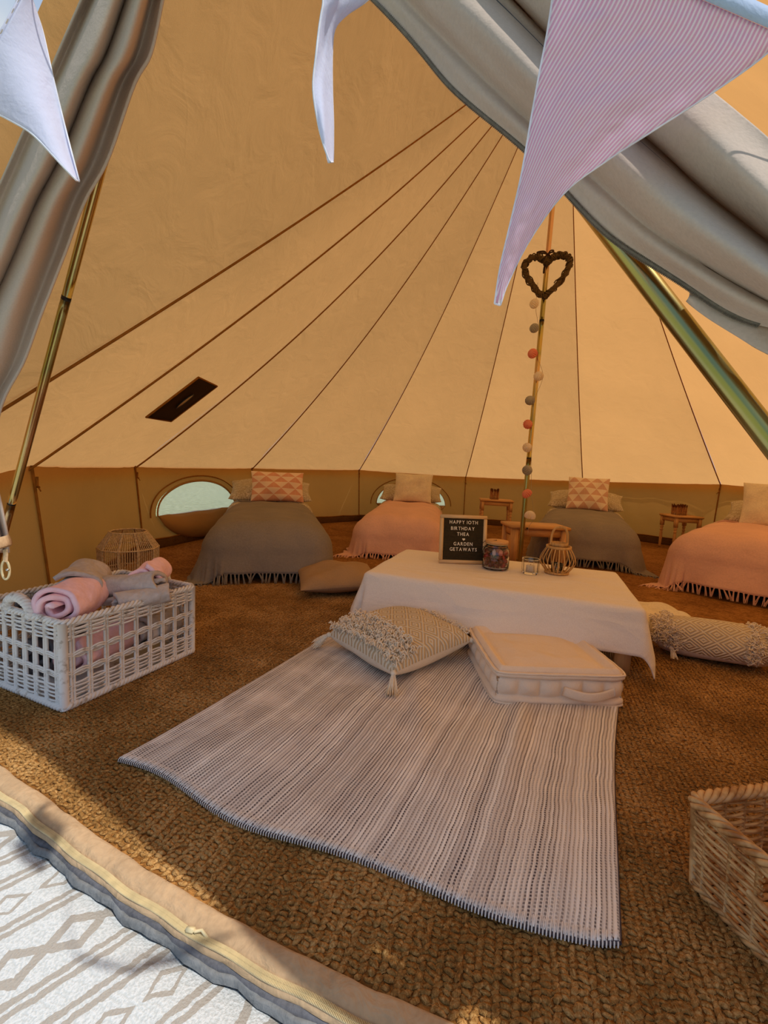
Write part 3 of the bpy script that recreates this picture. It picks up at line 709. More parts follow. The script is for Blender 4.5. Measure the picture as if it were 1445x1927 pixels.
# right flap, swept up along the right pole
Lr = np.array([(430, -500, .74), (560, -200, .68), (640, -75, .65), (697, 0, .62), (800, 108, .59), (880, 190, .565), (990, 292, .54), (1090, 385, .51), (1180, 470, .485), (1300, 548, .455), (1400, 597, .435), (1520, 640, .42), (1660, 740, .405), (1780, 880, .39)], float)
Ur = np.array([(470, -540, .72), (760, -350, .62), (900, -240, .57), (1000, -160, .54), (1100, -70, .51), (1190, 20, .485), (1290, 132, .46), (1380, 208, .44), (1445, 262, .425), (1540, 350, .41), (1620, 430, .40), (1700, 520, .39), (1800, 640, .385), (1890, 790, .38)], float)
nS, nT = 106, 96
Ls, Us = spline(Lr, nS), spline(Ur, nS); tt = np.linspace(0, 1, nT)
wv = 1+0*tt
P = np.zeros((nS, nT, 3))
for i in range(nS):
    k = i/89.0
    t2 = tt
    b = 0.022*np.exp(-((t2-0.36)/0.11)**2)+0.026*np.exp(-((t2-0.78)/0.13)**2)-0.030*np.exp(-((t2-0.56-0.02*math.sin(k*6))/0.022)**2)-0.016*np.exp(-((t2-0.17+0.02*math.sin(k*5))/0.045)**2)
    b = b-0.034*(1-smoothstep(0.0, 0.20, t2))-0.020*np.exp(-((t2-0.52)/0.06)**2)+0.004*np.sin(t2*21+k*7)*np.sin(k*9)
    for j in range(nT):
        q = Ls[i]*(1-t2[j])+Us[i]*t2[j]
        jog = 3.5*math.sin(k*26)*math.exp(-(t2[j]/0.08)**2)
        P[i, j] = at(q[0]+jog, q[1]-jog, q[2]-0.024*k-b[j]*(0.35+0.65*smoothstep(0.1, 0.4, k)))
flap = thing('door_flap', 'grey-beige canvas door flap swept up along the right door pole with zip edges', 'curtain', tuple(P[nS//2, nT//2]))
o_ = P[nS//2, nT//2].copy(); P -= o_
MB().grid(P).build('flap_canvas', M_CURT, flap, solid=0.003)
e_ = P[:, 0]; MB().tube(e_[20:84], 0.0042, 8, sq=(1, 0.6)).build('zip_tape', M_ZIPTAPE, flap)
def teeth(line, n, r, name):
    mb = MB(); q = spline(line, n)
    tn = np.gradient(q, axis=0); tn /= np.linalg.norm(tn, axis=1)[:, None]
    for i in range(n):
        v_ = CAM-(q[i]+o_); v_ /= np.linalg.norm(v_); sd = np.cross(tn[i], v_); sd /= np.linalg.norm(sd); c_ = q[i]+v_*0.003
        a, b2 = sd*r, tn[i]*0.0006
        mb.add([c_-a-b2, c_+a-b2, c_+a+b2, c_-a+b2, c_-a*.7+v_*.001, c_+a*.7+v_*.001], [(0, 1, 5, 4), (2, 3, 4, 5), (1, 2, 5), (3, 0, 4), (0, 3, 2, 1)])
    tag(mb.build(name, M_ZIPTAPE, flap, smooth=False), kind='stuff')
teeth(e_[20:84:3], 330, 0.0032, 'zip_teeth')
jz = int(0.50*nT); ez = P[18:, jz]; MB().tube(ez+np.array([0, 0, -0.002]), 0.004, 8, sq=(1, 0.5)).build('inner_zip_tape', M_DARKTAPE, flap)
low = np.array([(1300, 560, .475), (1330, 588, .465), (1400, 632, .445), (1445, 658, .435), (1560, 712, .42)], float)
hi = np.array([(1306, 548, .48), (1350, 520, .48), (1420, 560, .46), (1470, 580, .45), (1580, 620, .44)], float)
lo_, hi_ = spline(low, 40), spline(hi, 40)
P2 = np.array([[at(*(lo_[i]*(1-t)+hi_[i]*t+np.array([0, 0, -0.008*math.sin(PI*t)]))) for t in np.linspace(0, 1, 14)] for i in range(40)])-o_+CF*0.006
MB().grid(P2).build('under_layer', M_CURT, flap, solid=0.003)

# ------------------------------------------------------------------ bunting
def pennant(name, label, grid_pts, mat, uvs, hem=None, lace=None):
    G = np.array([[at(*q) for q in row] for row in grid_pts]); o = G[0].mean(0)
    t = thing(name, label, 'bunting', tuple(o), group=None); G = G-o
    # refine by spline both ways
    A = np.array([spline(r, 24) for r in G]); B = np.array([spline(A[:, j], 40) for j in range(24)]).transpose(1, 0, 2)
    U = np.array([spline(np.array(r, float), 24) for r in uvs]); W = np.array([spline(U[:, j], 40) for j in range(24)]).transpose(1, 0, 2)
    MB().grid(B, uv=W).build('pennant_cloth', mat, t, solid=0.0016)
    ed = np.vstack([B[:, 0], B[-1, 1:-1], B[::-1, -1]])
    MB().tube(ed, 0.0011, 6).build('edge_seam', mat if hem is None else hem, t)
    return t, B
# pink striped pennant: rows from the hem to the tip
rows, uvs = [], []
TL_, TR_, TIP = np.array((1046, -118.)), np.array((1475, 72.)), np.array((936, 573.))
LE = spline([(1046, -118), (1040, 0), (1020, 112), (1000, 222), (975, 362), (946, 480), (931, 571)], 9)
RE = spline([(1478, 70), (1390, 141), (1250, 232), (1140, 303), (1040, 385), (966, 510), (941, 574)], 9)
for k in range(9):
    s = k/8; r = []; uu = []
    for t in np.linspace(0, 1, 5):
        p = LE[k]*(1-t)+RE[k]*t; d = 0.338+0.055*s-0.020*math.sin(PI*t)*(1-s)+0.034*t*(1-s)
        r.append((p[0], p[1], d)); uu.append((0.5+(t-0.5)*(1-s)*1.0, s))
    rows.append(r); uvs.append(uu)
pf, B = pennant('pennant_flag', 'large pink and white striped pennant hanging near the top right corner', rows, M_STRIPE, uvs, plain('pale_edge', srgb(240, 232, 244), 0.9))
hb = B[0]; up_ = np.array([0, 0, 0.016])+np.array([0.003, 0.002, 0])
Ph = np.stack([hb+up_, hb+up_*0.5+np.array([0, -.003, 0]), hb-up_*0.1+np.array([0, -.003, 0])], 1); MB().grid(Ph).build('satin_hem', M_SATIN, pf, solid=0.001)
# white pennant, top left
LE = spline([(-62, 190), (0, 217), (60, 252), (110, 305), (143, 339)], 7); RE = spline([(52, -25), (66, 15), (82, 66), (110, 190), (149, 341)], 7)
rows = [[tuple(LE[k]*(1-t)+RE[k]*t)+(0.50+0.03*k/6-0.012*math.sin(PI*t+k*.4),) for t in np.linspace(0, 1, 5)] for k in range(7)]
uvs = [[(t, k/6) for t in np.linspace(0, 1, 5)] for k in range(7)]
pw, B = pennant('pennant_flag', 'white cotton pennant with eyelet edging in the top left corner', rows, M_FLAGW, uvs, plain('white_edge', srgb(240, 242, 252), 0.9))
hb = B[0]; nv_ = hb[-1]-hb[0]; q = B[4]-B[0]
MB().grid(np.stack([hb, hb-q*0.42], 1), uv=np.stack([np.stack([np.linspace(0, 1, 24), np.zeros(24)], -1), np.stack([np.linspace(0, 1, 24), np.ones(24)], -1)], 1)).build('eyelet_edging', M_LACE, pw, solid=0.001)
# white pennant seen nearly edge-on, top centre
ctr = [(-50, 604, 740, 650), (0, 608, 692, 640), (28, 604, 652, 628), (55, 600, 630, 620), (100, 595, 625, 612), (165, 589, 625, 611), (230, 598, 627, 615), (270, 608, 627, 619), (296, 617, 627, 622), (305, 621, 626, 624)]
rows = [[(xl, y, .49), (xm-6, y, .505+.015*math.sin(y*.02)), (xm+2, y, .53), (xr, y, .555)] for y, xl, xr, xm in ctr]
uvs = [[(t, k/9) for t in (0, .33, .66, 1)] for k in range(10)]
pennant('pennant_flag', 'white pennant curling edge-on at the top centre of the opening', rows, M_FLAGW, uvs, plain('white_edge2', srgb(240, 242, 252), 0.9))

bs = spline([at(*q) for q in ((-230, 470, .98), (-120, 290, .56), (-62, 187, .503), (-30, 126, .503), (20, 32, .503), (50, -26, .503), (120, -70, .5), (330, -130, .5), (604, -54, .49), (690, -54, .555), (860, -130, .45), (1046, -122, .338), (1260, -30, .350), (1478, 66, .372), (1600, 260, .385), (1660, 420, .375))], 160)
bt = MB().tube(bs, 0.0014, 6).build('bunting_string', M_STRING, None); tag(bt, 'thin string carrying the pennants across the top of the entrance', 'string')

# ------------------------------------------------------------------ soft furnishing shapes
def cushion(mb, w, h, th, n=26, pinch=0.06, seedv=0, edge=0.0):
    """a stuffed square: two grids sewn at the rim; local x,y flat, z thickness"""
    rg = np.random.default_rng(seedv); ph = rg.uniform(0, 6, 6)
    a = np.sin(np.linspace(-PI/2, PI/2, n)); U, V = np.meshgrid(a, a, indexing='ij')
    prof = (np.clip(1-np.abs(U)**2.6, 0, 1)*np.clip(1-np.abs(V)**2.6, 0, 1))**0.55
    k = 1-pinch*(1-np.abs(V)**2)*np.abs(U)**2; k2 = 1-pinch*(1-np.abs(U)**2)*np.abs(V)**2
    X, Y = U*w/2*k, V*h/2*k2
    wr = 0.05*th*(np.sin(U*5+ph[0]+V*3)+np.sin(V*6+ph[1]-U*4)+0.6*np.sin(11*U*V+ph[2]))*prof
    uv = np.stack([(U+1)/2, (V+1)/2], -1)
    mb.grid(np.stack([X, Y, th/2*prof+wr+edge], -1), uv=uv); mb.grid(np.stack([X, Y, -th/2*prof+wr*0.3-edge], -1), uv=uv, flip=True)
    if edge:
        rim = [(i, 0) for i in range(n)]+[(n-1, j) for j in range(1, n)]+[(i, n-1) for i in range(n-2, -1, -1)]+[(0, j) for j in range(n-2, 0, -1)]
        o = mb.n-2*n*n
        for q in range(len(rim)):
            (i0, j0), (i1, j1) = rim[q], rim[(q+1) % len(rim)]
            mb.f.append((o+i0*n+j0, o+n*n+i0*n+j0, o+n*n+i1*n+j1, o+i1*n+j1))
    return mb
def place(o, loc, rx=0, ry=0, rz=0):
    o.matrix_world = Matrix.Translation(loc) @ Matrix.Rotation(rz, 4, 'Z') @ Matrix.Rotation(rx, 4, 'X') @ Matrix.Rotation(ry, 4, 'Y'); return o
def drape(hx, hy0, hy1, top, dropx, dropf, r, flare=0.12, fold=0.018, kf=22.0, na=110, nb=110, dropb=0.0, dome=0.02, seedv=0, floorz=0.018, zfun=None, edgewave=0.0):
    """cloth over a box |x|<hx, -hy0<y<hy1; foot edge at -hy0; returns grid of points"""
    rg = np.random.default_rng(seedv); ph = rg.uniform(0, 6.28, 8)
    A = np.linspace(-hx-dropx, hx+dropx, na); Bv = np.linspace(-hy0-dropf, hy1+dropb, nb)
    a, b = np.meshgrid(A, Bv, indexing='ij')
    ix, iy = hx-r*0.6, None
    cx = np.clip(a, -hx+r, hx-r); cy = np.clip(b, -hy0+r, (hy1-r) if dropb > 0 else 9)
    ex, ey = a-cx, b-cy; e = np.hypot(ex, ey)+1e-9; dx, dy = ex/e, ey/e
    arc = r*PI/2; th = np.clip(e/r, 0, PI/2); rest = np.clip(e-arc, 0, None)
    s = np.arctan2(dy, dx)*0.5+(a*np.abs(dy)+b*np.abs(dx))
    k = smoothstep(0, max(top*0.7, 0.05), rest)
    out = r*np.sin(th)+rest*flare*(1+0.35*np.sin(s*kf*0.35+ph[0]))+fold*k*(np.sin(s*kf+ph[1]+rest*2)+0.5*np.sin(s*kf*1.9+ph[2]))
    z = top-r*(1-np.cos(th))-rest*math.sqrt(max(0.1, 1-flare**2))
    under = np.clip(floorz-z, 0, None); z = np.maximum(z, floorz+0.004*np.sin(s*40)*k*(under > 0)); out = out+under*0.75
    ins = np.clip(1-e/r, 0, 1)
    z = z+dome*np.clip(np.cos(np.clip(a/hx, -1, 1)*PI/2), 0, 1)*np.clip(np.cos(np.clip((b-(hy1-hy0)/2)/((hy1+hy0)/2), -1, 1)*PI/2), 0, 1)**0.5
    z = z+(0.003 if dome > 0 else 0.0007)*(np.sin(a*19+b*9+ph[3])+np.sin(b*23-a*11+ph[4])+np.sin(a*b*40+ph[5]))*np.where(e > r, 0.3, 1)
    return np.stack([cx+dx*out, cy+dy*out, z], -1)
def fringe(par, line, mat, n, length, outdir, name='fringe_tassel', floorz=0.016):
    """knotted tassels hanging along a hem; every tassel is a part"""
    q = spline(line, n); protos = []
    for k in range(3):
        mb = MB()
        for st in range(4):
            a = st*1.57+k; x0, y0 = 0.0022*math.cos(a), 0.0022*math.sin(a); w = 0.004*math.sin(a*2+k)
            mb.tube([[x0, y0, 0.003], [x0*1.2, y0*1.2, -0.3*length], [x0*2+w, y0*2, -0.65*length], [x0*2.4+w*1.5, y0*2.4+w, -length]], [0.0024, 0.0022, 0.0021, 0.0011], 5)
        mb.lathe([(0.0008, 0.005), (0.005, 0.001), (0.005, -0.004), (0.003, -0.008)], 7)
        protos.append(mb)
    first = []
    for i in range(n):
        if i < 3: o = protos[i].build(name, mat, par); first.append(o)
        else: o = dup(first[i % 3], par)
        room = max(q[i][2]-floorz, 0.002); lean = math.acos(min(1.0, room/length)) if room < length else 0.0
        d = np.array(outdir, float); d /= np.linalg.norm(d)
        axis = Vector((-d[1], d[0], 0))
        o.matrix_local = Matrix.Translation(Vector(q[i])) @ Matrix.Rotation(-min(lean, 1.35)+RNG.normal(0, 0.08), 4, axis) @ Matrix.Rotation(RNG.normal(0, 0.25), 4, Vector((d[0], d[1], 0)).normalized()) @ Matrix.Rotation(RNG.uniform(0, 6.2), 4, 'Z')

# ------------------------------------------------------------------ beds
def bed(foot, head, width, top, throw_mat, words, seedv, cush, dropx=0.27, dropf=0.215, length=None, flare=0.24):
    foot, head = np.array(foot, float), np.array(head, float); d = head-foot; L = np.hypot(*d) if length is None else length; d /= np.hypot(*d)
    rz = math.atan2(d[1], d[0])-PI/2; c = foot+d*L/2
    b = thing('bed', 'low single bed base under the '+words['bed'], 'bed', (c[0], c[1], 0), rz, 'low single beds')
    mb = MB(); mb.box((0, -0.02, top*0.46), (width-0.09, L-0.26, top-0.10), 0, 0.10); mb.build('mattress', M_SHEET, b)
    mb = MB(); mb.box((0, 0, 0.035), (width-0.16, L-0.20, 0.045), 0, 0.01); mb.build('base_board', M_BLACK, b)
    hw = width/2
    P = drape(hw, L/2, L/2*0.62, top, dropx, dropf, 0.17, flare, 0.016, 17, dropb=0.0, dome=0.035, seedv=seedv)
    t = thing('throw_blanket', words['throw'], 'blanket', (c[0], c[1], 0), rz)
    MB().grid(P).build('throw_cloth', throw_mat, t, solid=0.006)
    # rolled-over head hem
    hemline = P[18:-18, -1]; MB().tube(hemline+np.array([0, 0.004, 0.010]), 0.013+0.003*np.sin(np.arange(len(hemline))*0.9), 8, sq=(1, 0.7)).build('folded_hem', throw_mat, t)
    MB().grid(np.stack([P[14:-14, -1]+np.array([0, 0.0, 0.012]), P[14:-14, -1]+np.array([0, 0.06, 0.010]), P[14:-14, -1]+np.array([0, 0.11, -0.004])], 1)).build('hem_fringe_band', throw_mat, t, solid=0.006)
    foot_line = P[:, 0]; n0 = 110; lo = foot_line[(np.abs(foot_line[:, 0]) < hw+0.16)]
    fringe(t, lo, throw_mat, 60, 0.062, (0, -1, 0))
    # sheet over the head end
    Ph = drape(hw-0.012, 0.05, L/2*0.40, top-0.012, 0.16, 0.0, 0.09, 0.05, 0.006, 14, na=60, nb=40, dome=0.02, seedv=seedv+9, floorz=0.05)
    sh = MB(); Ph[:, :, 1] += L/2*0.52; sh.grid(Ph).build('fitted_sheet', M_PCASE, b, solid=0.004)
    def loc(x, y, z): return (c[0]+math.cos(rz)*x-math.sin(rz)*y, c[1]+math.sin(rz)*x+math.cos(rz)*y, z)
    # pillow
    o = cushion(MB(), width*0.96, 0.38, 0.19, seedv=seedv+3).build('pillowcase', M_PCASE, None); o.name = 'pillow'
    tag(o, words['pillow'], 'pillow'); place(o, loc(words.get('px', 0), L/2*0.80, top+0.105), 0.42, 0, rz)
    # scatter cushion leaning on the pillow
    cw, chh, cm, lean, cx, cy, cz, yaw = cush
    o = cushion(MB(), cw, chh, 0.15, pinch=0.05, seedv=seedv+5).build('cushion', cm, None)
    tag(o, words['cushion'], 'cushion'); place(o, loc(cx, L/2*0.62+cy, top+chh/2*math.sin(lean)+cz), lean, 0, rz+yaw)
    return b
bed((-1.47, -1.20), (-2.62, 0.66), 0.82, 0.355, M_GREYT, dict(bed='grey throw left of the table, nearest the door', throw='grey woven throw with dark fringe on the bed beside the arched window',
    pillow='leafy beige pillow behind the peach triangle cushion on the left grey bed', cushion='peach triangle-print cushion standing on the left grey bed'), 1, (0.50, 0.30, M_TRI, 1.25, 0.06, 0.03, 0.015, 0.05), length=2.0)
bed((-0.96, -0.10), (-1.42, 2.15), 0.80, 0.33, M_PINKT, dict(bed='pink throw behind the letter board', throw='pink woven throw with fringe on the bed behind the letter board',
    pillow='leafy beige pillow under the cream cushion on the far pink bed', cushion='plain cream square cushion on the far pink bed'), 2, (0.46, 0.36, M_CREAM, 1.2, 0.03, -0.04, 0.02, -0.05))
bed((0.50, 0.42), (0.72, 2.48), 0.86, 0.36, M_GREYT, dict(bed='grey throw at the back, right of the centre pole', throw='grey woven throw on the bed behind the centre pole and side table',
    pillow='leafy beige pillow behind the pale triangle cushion on the back grey bed', cushion='pale pink triangle-print cushion on the back grey bed'), 3, (0.44, 0.40, M_TRI2, 1.15, 0.02, -0.06, 0.02, 0.0))
bed((1.34, -0.22), (2.18, 1.46), 0.86, 0.40, M_PINKT, dict(bed='pink throw cut off by the right edge', throw='pink woven throw with pale fringe on the rightmost bed',
    pillow='leafy beige pillow tip left of the large cream cushion at far right', cushion='large cream cushion standing on the rightmost pink bed', px=0.12), 4, (0.50, 0.40, M_CREAM, 1.15, 0.08, -0.10, 0.01, 0.1), dropx=0.30, dropf=0.25)

# ------------------------------------------------------------------ low table with cloth
tq = [np.array(q) for q in ((-0.704, -1.71), (0.412, -1.73), (0.539, -1.054), (-0.616, -1.005))]
tc = sum(tq)/4; trz = math.atan2(-0.03, 1.14)
TW, TD, TH = 1.14, 0.68, 0.270
table = thing('coffee_table', 'low wooden table hidden under a cream cloth, one leg showing', 'table', (tc[0], tc[1], 0), trz)
MB().box((0, 0, TH-0.018), (TW-0.02, TD-0.02, 0.03), 0, 0.004).build('tabletop', M_OAKH, table)
for sx in (-1, 1):
    for sy in (-1, 1): MB().box((sx*(TW/2-0.06), sy*(TD/2-0.05), (TH-0.033)/2+0.006), (0.055, 0.055, TH-0.045), 0, 0.004).build('leg', M_OAK, table)
for sy in (-1, 1): MB().box((0, sy*(TD/2-0.05), TH-0.07), (TW-0.17, 0.025, 0.07), 0, 0.003).build('rail', M_OAKH, table)
P = drape(TW/2, TD/2, TD/2, TH+0.010, 0.175, 0.165, 0.022, 0.30, 0.010, 11, na=120, nb=90, dropb=0.165, dome=0.0, seedv=21, floorz=0.026)
# the cloth hangs lower at the right than at the left
P[:, :, 2] += np.where(P[:, :, 2] < TH-0.02, 0.0, 0.0)
cloth = MB().grid(P).build('tablecloth', M_CLOTH, None, solid=0.003); cloth.location = (tc[0], tc[1], 0); cloth.rotation_euler = (0, 0, trz)
tag(cloth, 'cream linen cloth with creased sides draped over the low table', 'tablecloth')
TZ = TH+0.0135

# letter board
def glyphs(par, text, size, x0, z, y, mat, gap=1.04):
    objs = []; x = 0.0; adv = []
    for ch in text:
        if ch == ' ': x += size*0.42; continue
        if ch == '*':
            th = np.linspace(0, 2*PI, 30, endpoint=False)
            hx = 16*np.sin(th)**3; hz = 13*np.cos(th)-5*np.cos(2*th)-2*np.cos(3*th)-np.cos(4*th)
            sc = size*0.030; mb = MB(); V = np.concatenate([np.stack([hx*sc, 0*hx, hz*sc], -1), np.stack([hx*sc, 0*hx-0.003, hz*sc], -1)])
            mb.add(V, [tuple(range(30)), tuple(range(59, 29, -1))]+[(i, i+30, (i+1) % 30+30, (i+1) % 30) for i in range(30)])
            o = mb.build('heart_symbol', mat, par, smooth=False); objs.append((o, x+size*0.35)); x += size*0.7; continue
        cu = bpy.data.curves.new('letter', 'FONT'); cu.body = ch; cu.size = size*1.38; cu.extrude = 0.0012; cu.bevel_depth = 0.0; cu.offset = 0.0002; cu.resolution_u = 3
        tmp = bpy.data.objects.new('letter', cu); COL.objects.link(tmp); dg = bpy.context.evaluated_depsgraph_get()
        me = bpy.data.meshes.new_from_object(tmp.evaluated_get(dg)); bpy.data.objects.remove(tmp)
        xs = [v.co.x for v in me.vertices]; w = max(xs)-min(xs); mn = min(xs)
        for v in me.vertices: v.co.x -= mn; v.co.x *= 0.86
        w *= 0.86
        me.materials.clear(); me.materials.append(mat)
        o = bpy.data.objects.new('letter', me); COL.objects.link(o); o.parent = par; o.rotation_euler = (PI/2, 0, 0)
        objs.append((o, x)); x += w+size*0.24
    for o, px in objs: o.location = (x0+px-(x-size*0.2)/2, y, z)
bl, br = np.array([-0.392, -1.335]), np.array([-0.165, -1.240]); bw = 0.246; bc = (bl+br)/2
board = thing('letter_board', 'wood-framed black felt letter board with a birthday message, standing on the low table', 'sign', (bc[0], bc[1], TZ), math.atan2(*(br-bl)[::-1]))
H_ = 0.250
inner = bpy.data.objects.new('x', None); bpy.data.objects.remove(inner)
TILT = math.radians(-7)
def brd(mb, name, mat, loc=(0, 0, 0)):
    o = mb.build(name, mat, board); o.rotation_euler = (TILT, 0, 0); return o
fw_ = 0.018
brd(MB().box((0, 0, fw_/2), (bw, 0.018, fw_), 0, 0.002), 'frame_side', M_OAKH); brd(MB().box((0, 0, H_-fw_/2), (bw, 0.018, fw_), 0, 0.002), 'frame_side', M_OAKH)
for sx in (-1, 1): brd(MB().box((sx*(bw/2-fw_/2), 0, H_/2), (fw_, 0.0185, H_-2*fw_), 0, 0.002), 'frame_side', M_OAK)
zs = np.linspace(fw_, H_-fw_, 4*27+1); pr = np.tile([0.0, 0.0022, 0.0022, 0.0], 27); pr = np.append(pr, 0.0)
P = np.array([[[x, -0.002-p, z] for x in (-bw/2+fw_, bw/2-fw_)] for z, p in zip(zs, pr)])
brd(MB().grid(P), 'felt_panel', M_FELT); brd(MB().box((0, 0.004, H_/2), (bw-0.01, 0.005, H_-0.01)), 'back_board', M_BLACK)
lp = bpy.data.objects.new('message', None); COL.objects.link(lp); lp.parent = board; lp.rotation_euler = (TILT, 0, 0)
for txt, z, x0, sz in (('HAPPY 10TH', 0.204, 0.0, 0.0182), ('BIRTHDAY', 0.172, -0.004, 0.0182), ('THEA', 0.143, -0.002, 0.0182), ('*', 0.125, 0.0, 0.015), ('GARDEN', 0.093, 0.0, 0.0182), ('GETAWAYS', 0.065, 0.002, 0.0182)):
    glyphs(lp, txt.replace('10', 'IO'), sz, x0, z, -0.0055, M_LETTER)
st_ = MB(); st_.box((0, 0.082, 0.085), (0.05, 0.004, 0.17)); o = st_.build('stand_leg', M_BLACK, board); o.rotation_euler = (math.radians(16), 0, 0)

# jar of sweets
jc = (-0.112, -1.312); jr = 0.066
jar = thing('glass_jar', 'squat clip-top glass jar with wooden lid, full of sweets, right of the letter board', 'jar', (jc[0], jc[1], TZ))
outer = [(0.002, 0.0), (jr*0.88, 0.0), (jr*0.98, 0.006), (jr, 0.018), (jr, 0.082), (jr*0.95, 0.098), (jr*0.80, 0.108), (jr*0.76, 0.114), (jr*0.78, 0.124)]
innr = [(jr*0.73, 0.124), (jr*0.71, 0.112), (jr*0.88, 0.097), (jr*0.94, 0.082), (jr*0.94, 0.020), (jr*0.85, 0.008), (0.002, 0.006)]
MB().lathe(outer+innr, 32).build('glass_body', M_GLASS, jar)
MB().lathe([(0.001, 0.126), (jr*0.76, 0.126), (jr*0.84, 0.129), (jr*0.86, 0.137), (jr*0.83, 0.141), (0.001, 0.142)], 32).build('wooden_lid', M_PINEH, jar)
MB().lathe([(jr*0.79, 0.1235), (jr*0.82, 0.1235), (jr*0.82, 0.1265), (jr*0.79, 0.1265), (jr*0.79, 0.1235)], 32).build('rubber_seal', M_ZIP, jar)
wr0 = np.array([[jr*0.80*math.cos(t), jr*0.80*math.sin(t), 0.110] for t in np.linspace(0, 2*PI, 30)]); mb = MB().tube(wr0, 0.0016, 6)
mb.tube([[-jr*0.8, -0.01, 0.11], [-jr*1.06, -0.012, 0.10], [-jr*1.1, -0.012, 0.085], [-jr*1.04, -0.012, 0.12], [-jr*0.9, -0.012, 0.133], [0, -0.012, 0.144]], 0.0017, 6); mb.build('wire_clip', M_BLACK, jar)
sw = [plain('sweet_dark', srgb(124, 34, 30), 0.35, 0.5), plain('sweet_red', srgb(186, 52, 46), 0.35, 0.5), plain('sweet_pink', srgb(240, 150, 140), 0.4, 0.5), plain('sweet_pale', srgb(246, 216, 190), 0.4, 0.5)]
sprot = []
for k, mname in enumerate(sw):
    mb = MB(); mb.box((0, 0, 0), (0.034, 0.022, 0.016), 0, 0.006); sprot.append(mb)
first = {}
def place_sweet(p):
    k = int(RNG.choice([0, 0, 0, 0, 0, 1, 1, 1, 2, 3]))
    if k not in first: o = sprot[k].build('sweet', sw[k], None); first[k] = o
    else: o = dup(first[k], None)
    o.location = p; o.rotation_euler = tuple(RNG.uniform(0, 3.1, 3))
    tag(o, ['dark red sweet packed inside the glass jar', 'bright red sweet packed inside the glass jar', 'pink sweet packed inside the glass jar', 'pale cream sweet packed inside the glass jar'][k], 'sweet', ['dark sweets in the jar', 'red sweets in the jar', 'pink sweets in the jar', 'pale sweets in the jar'][k])
for lay in range(4):
    for rr_, nn_ in ((jr*0.70, 9), (jr*0.30, 3)):
        for i in range(nn_):
            a = 2*PI*(i+0.5*lay)/nn_+RNG.normal(0, 0.06); place_sweet((jc[0]+rr_*math.cos(a), jc[1]+rr_*math.sin(a), TZ+0.021+lay*0.0215))

# votive and bamboo lantern
vx = (0.054, -1.334)
vt = thing('votive_holder', 'small faceted glass candle holder between the jar and the bamboo lantern', 'candle holder', (vx[0], vx[1], TZ))
MB().lathe([(0.002, 0), (0.037, 0), (0.040, 0.006), (0.042, 0.070), (0.0385, 0.070), (0.0365, 0.010), (0.002, 0.008)], 10).build('glass_cup', M_GLASS, vt, smooth=False)
MB().tube([(0.0405*math.cos(t), 0.0405*math.sin(t), 0.0705) for t in np.linspace(0, 2*PI, 20, endpoint=False)], 0.0014, 6, closed=True).build('rim', M_GLASS, vt)
cn = thing('tealight', 'short white candle inside the faceted glass holder', 'candle', (vx[0], vx[1], TZ+0.0085))
MB().lathe([(0.001, 0), (0.019, 0), (0.019, 0.030), (0.017, 0.032), (0.001, 0.031)], 20).build('wax', M_WAX, cn); MB().tube([(0, 0, 0.031), (0.001, 0, 0.039)], 0.0008, 5).build('wick', M_BLACK, cn)
lx = (0.178, -1.262)
lan = thing('bamboo_lantern', 'small round bamboo lantern with a hooped handle on the low table', 'lantern', (lx[0], lx[1], TZ))
prof = spline([(0.050, 0.008), (0.062, 0.022), (0.082, 0.055), (0.078, 0.085), (0.060, 0.118), (0.052, 0.132)], 16)
sl0 = None
for k in range(20):
    if sl0 is None: sl0 = MB().tube(np.stack([prof[:, 0], 0*prof[:, 0], prof[:, 1]], -1), 0.0028, 6, sq=(1.2, 0.6)).build('slat', M_BAMBOO, lan)
    else: dup(sl0, lan, None, (0, 0, 2*PI*k/20))
for nm, rr_, z, h in (('bottom_ring', 0.054, 0.006, 0.010), ('top_ring', 0.056, 0.130, 0.012)):
    MB().lathe([(rr_-0.004, z-h/2), (rr_+0.003, z-h/2), (rr_+0.003, z+h/2), (rr_-0.004, z+h/2), (rr_-0.004, z-h/2)], 30).build(nm, M_BAMBOO, lan)
MB().lathe([(0.001, 0.002), (0.052, 0.002), (0.052, 0.006), (0.001, 0.006)], 24).build('base_disc', M_BAMBOO, lan)
MB().lathe([(0.036, 0.132), (0.040, 0.132), (0.040, 0.152), (0.036, 0.152), (0.036, 0.132)], 30).build('collar', M_BAMBOO, lan)
hp = np.array([[0.041*math.cos(t), 0.0, 0.142+0.0+0.085*max(0, math.sin(t))**0.75] for t in np.linspace(0, PI, 30)]); hp[:, 0] = 0.041*np.sign(np.cos(np.linspace(0, PI, 30)))*np.abs(np.cos(np.linspace(0, PI, 30)))**0.6
ho = MB().tube(hp, 0.005, 8, sq=(0.5, 1.2)).build('handle', M_BAMBOO, lan); ho.rotation_euler = (0, 0, 0.35)
MB().lathe([(0.001, 0.0065), (0.026, 0.0065), (0.028, 0.05), (0.026, 0.05), (0.024, 0.010), (0.001, 0.009)], 20).build('glass_insert', M_GLASS, lan)

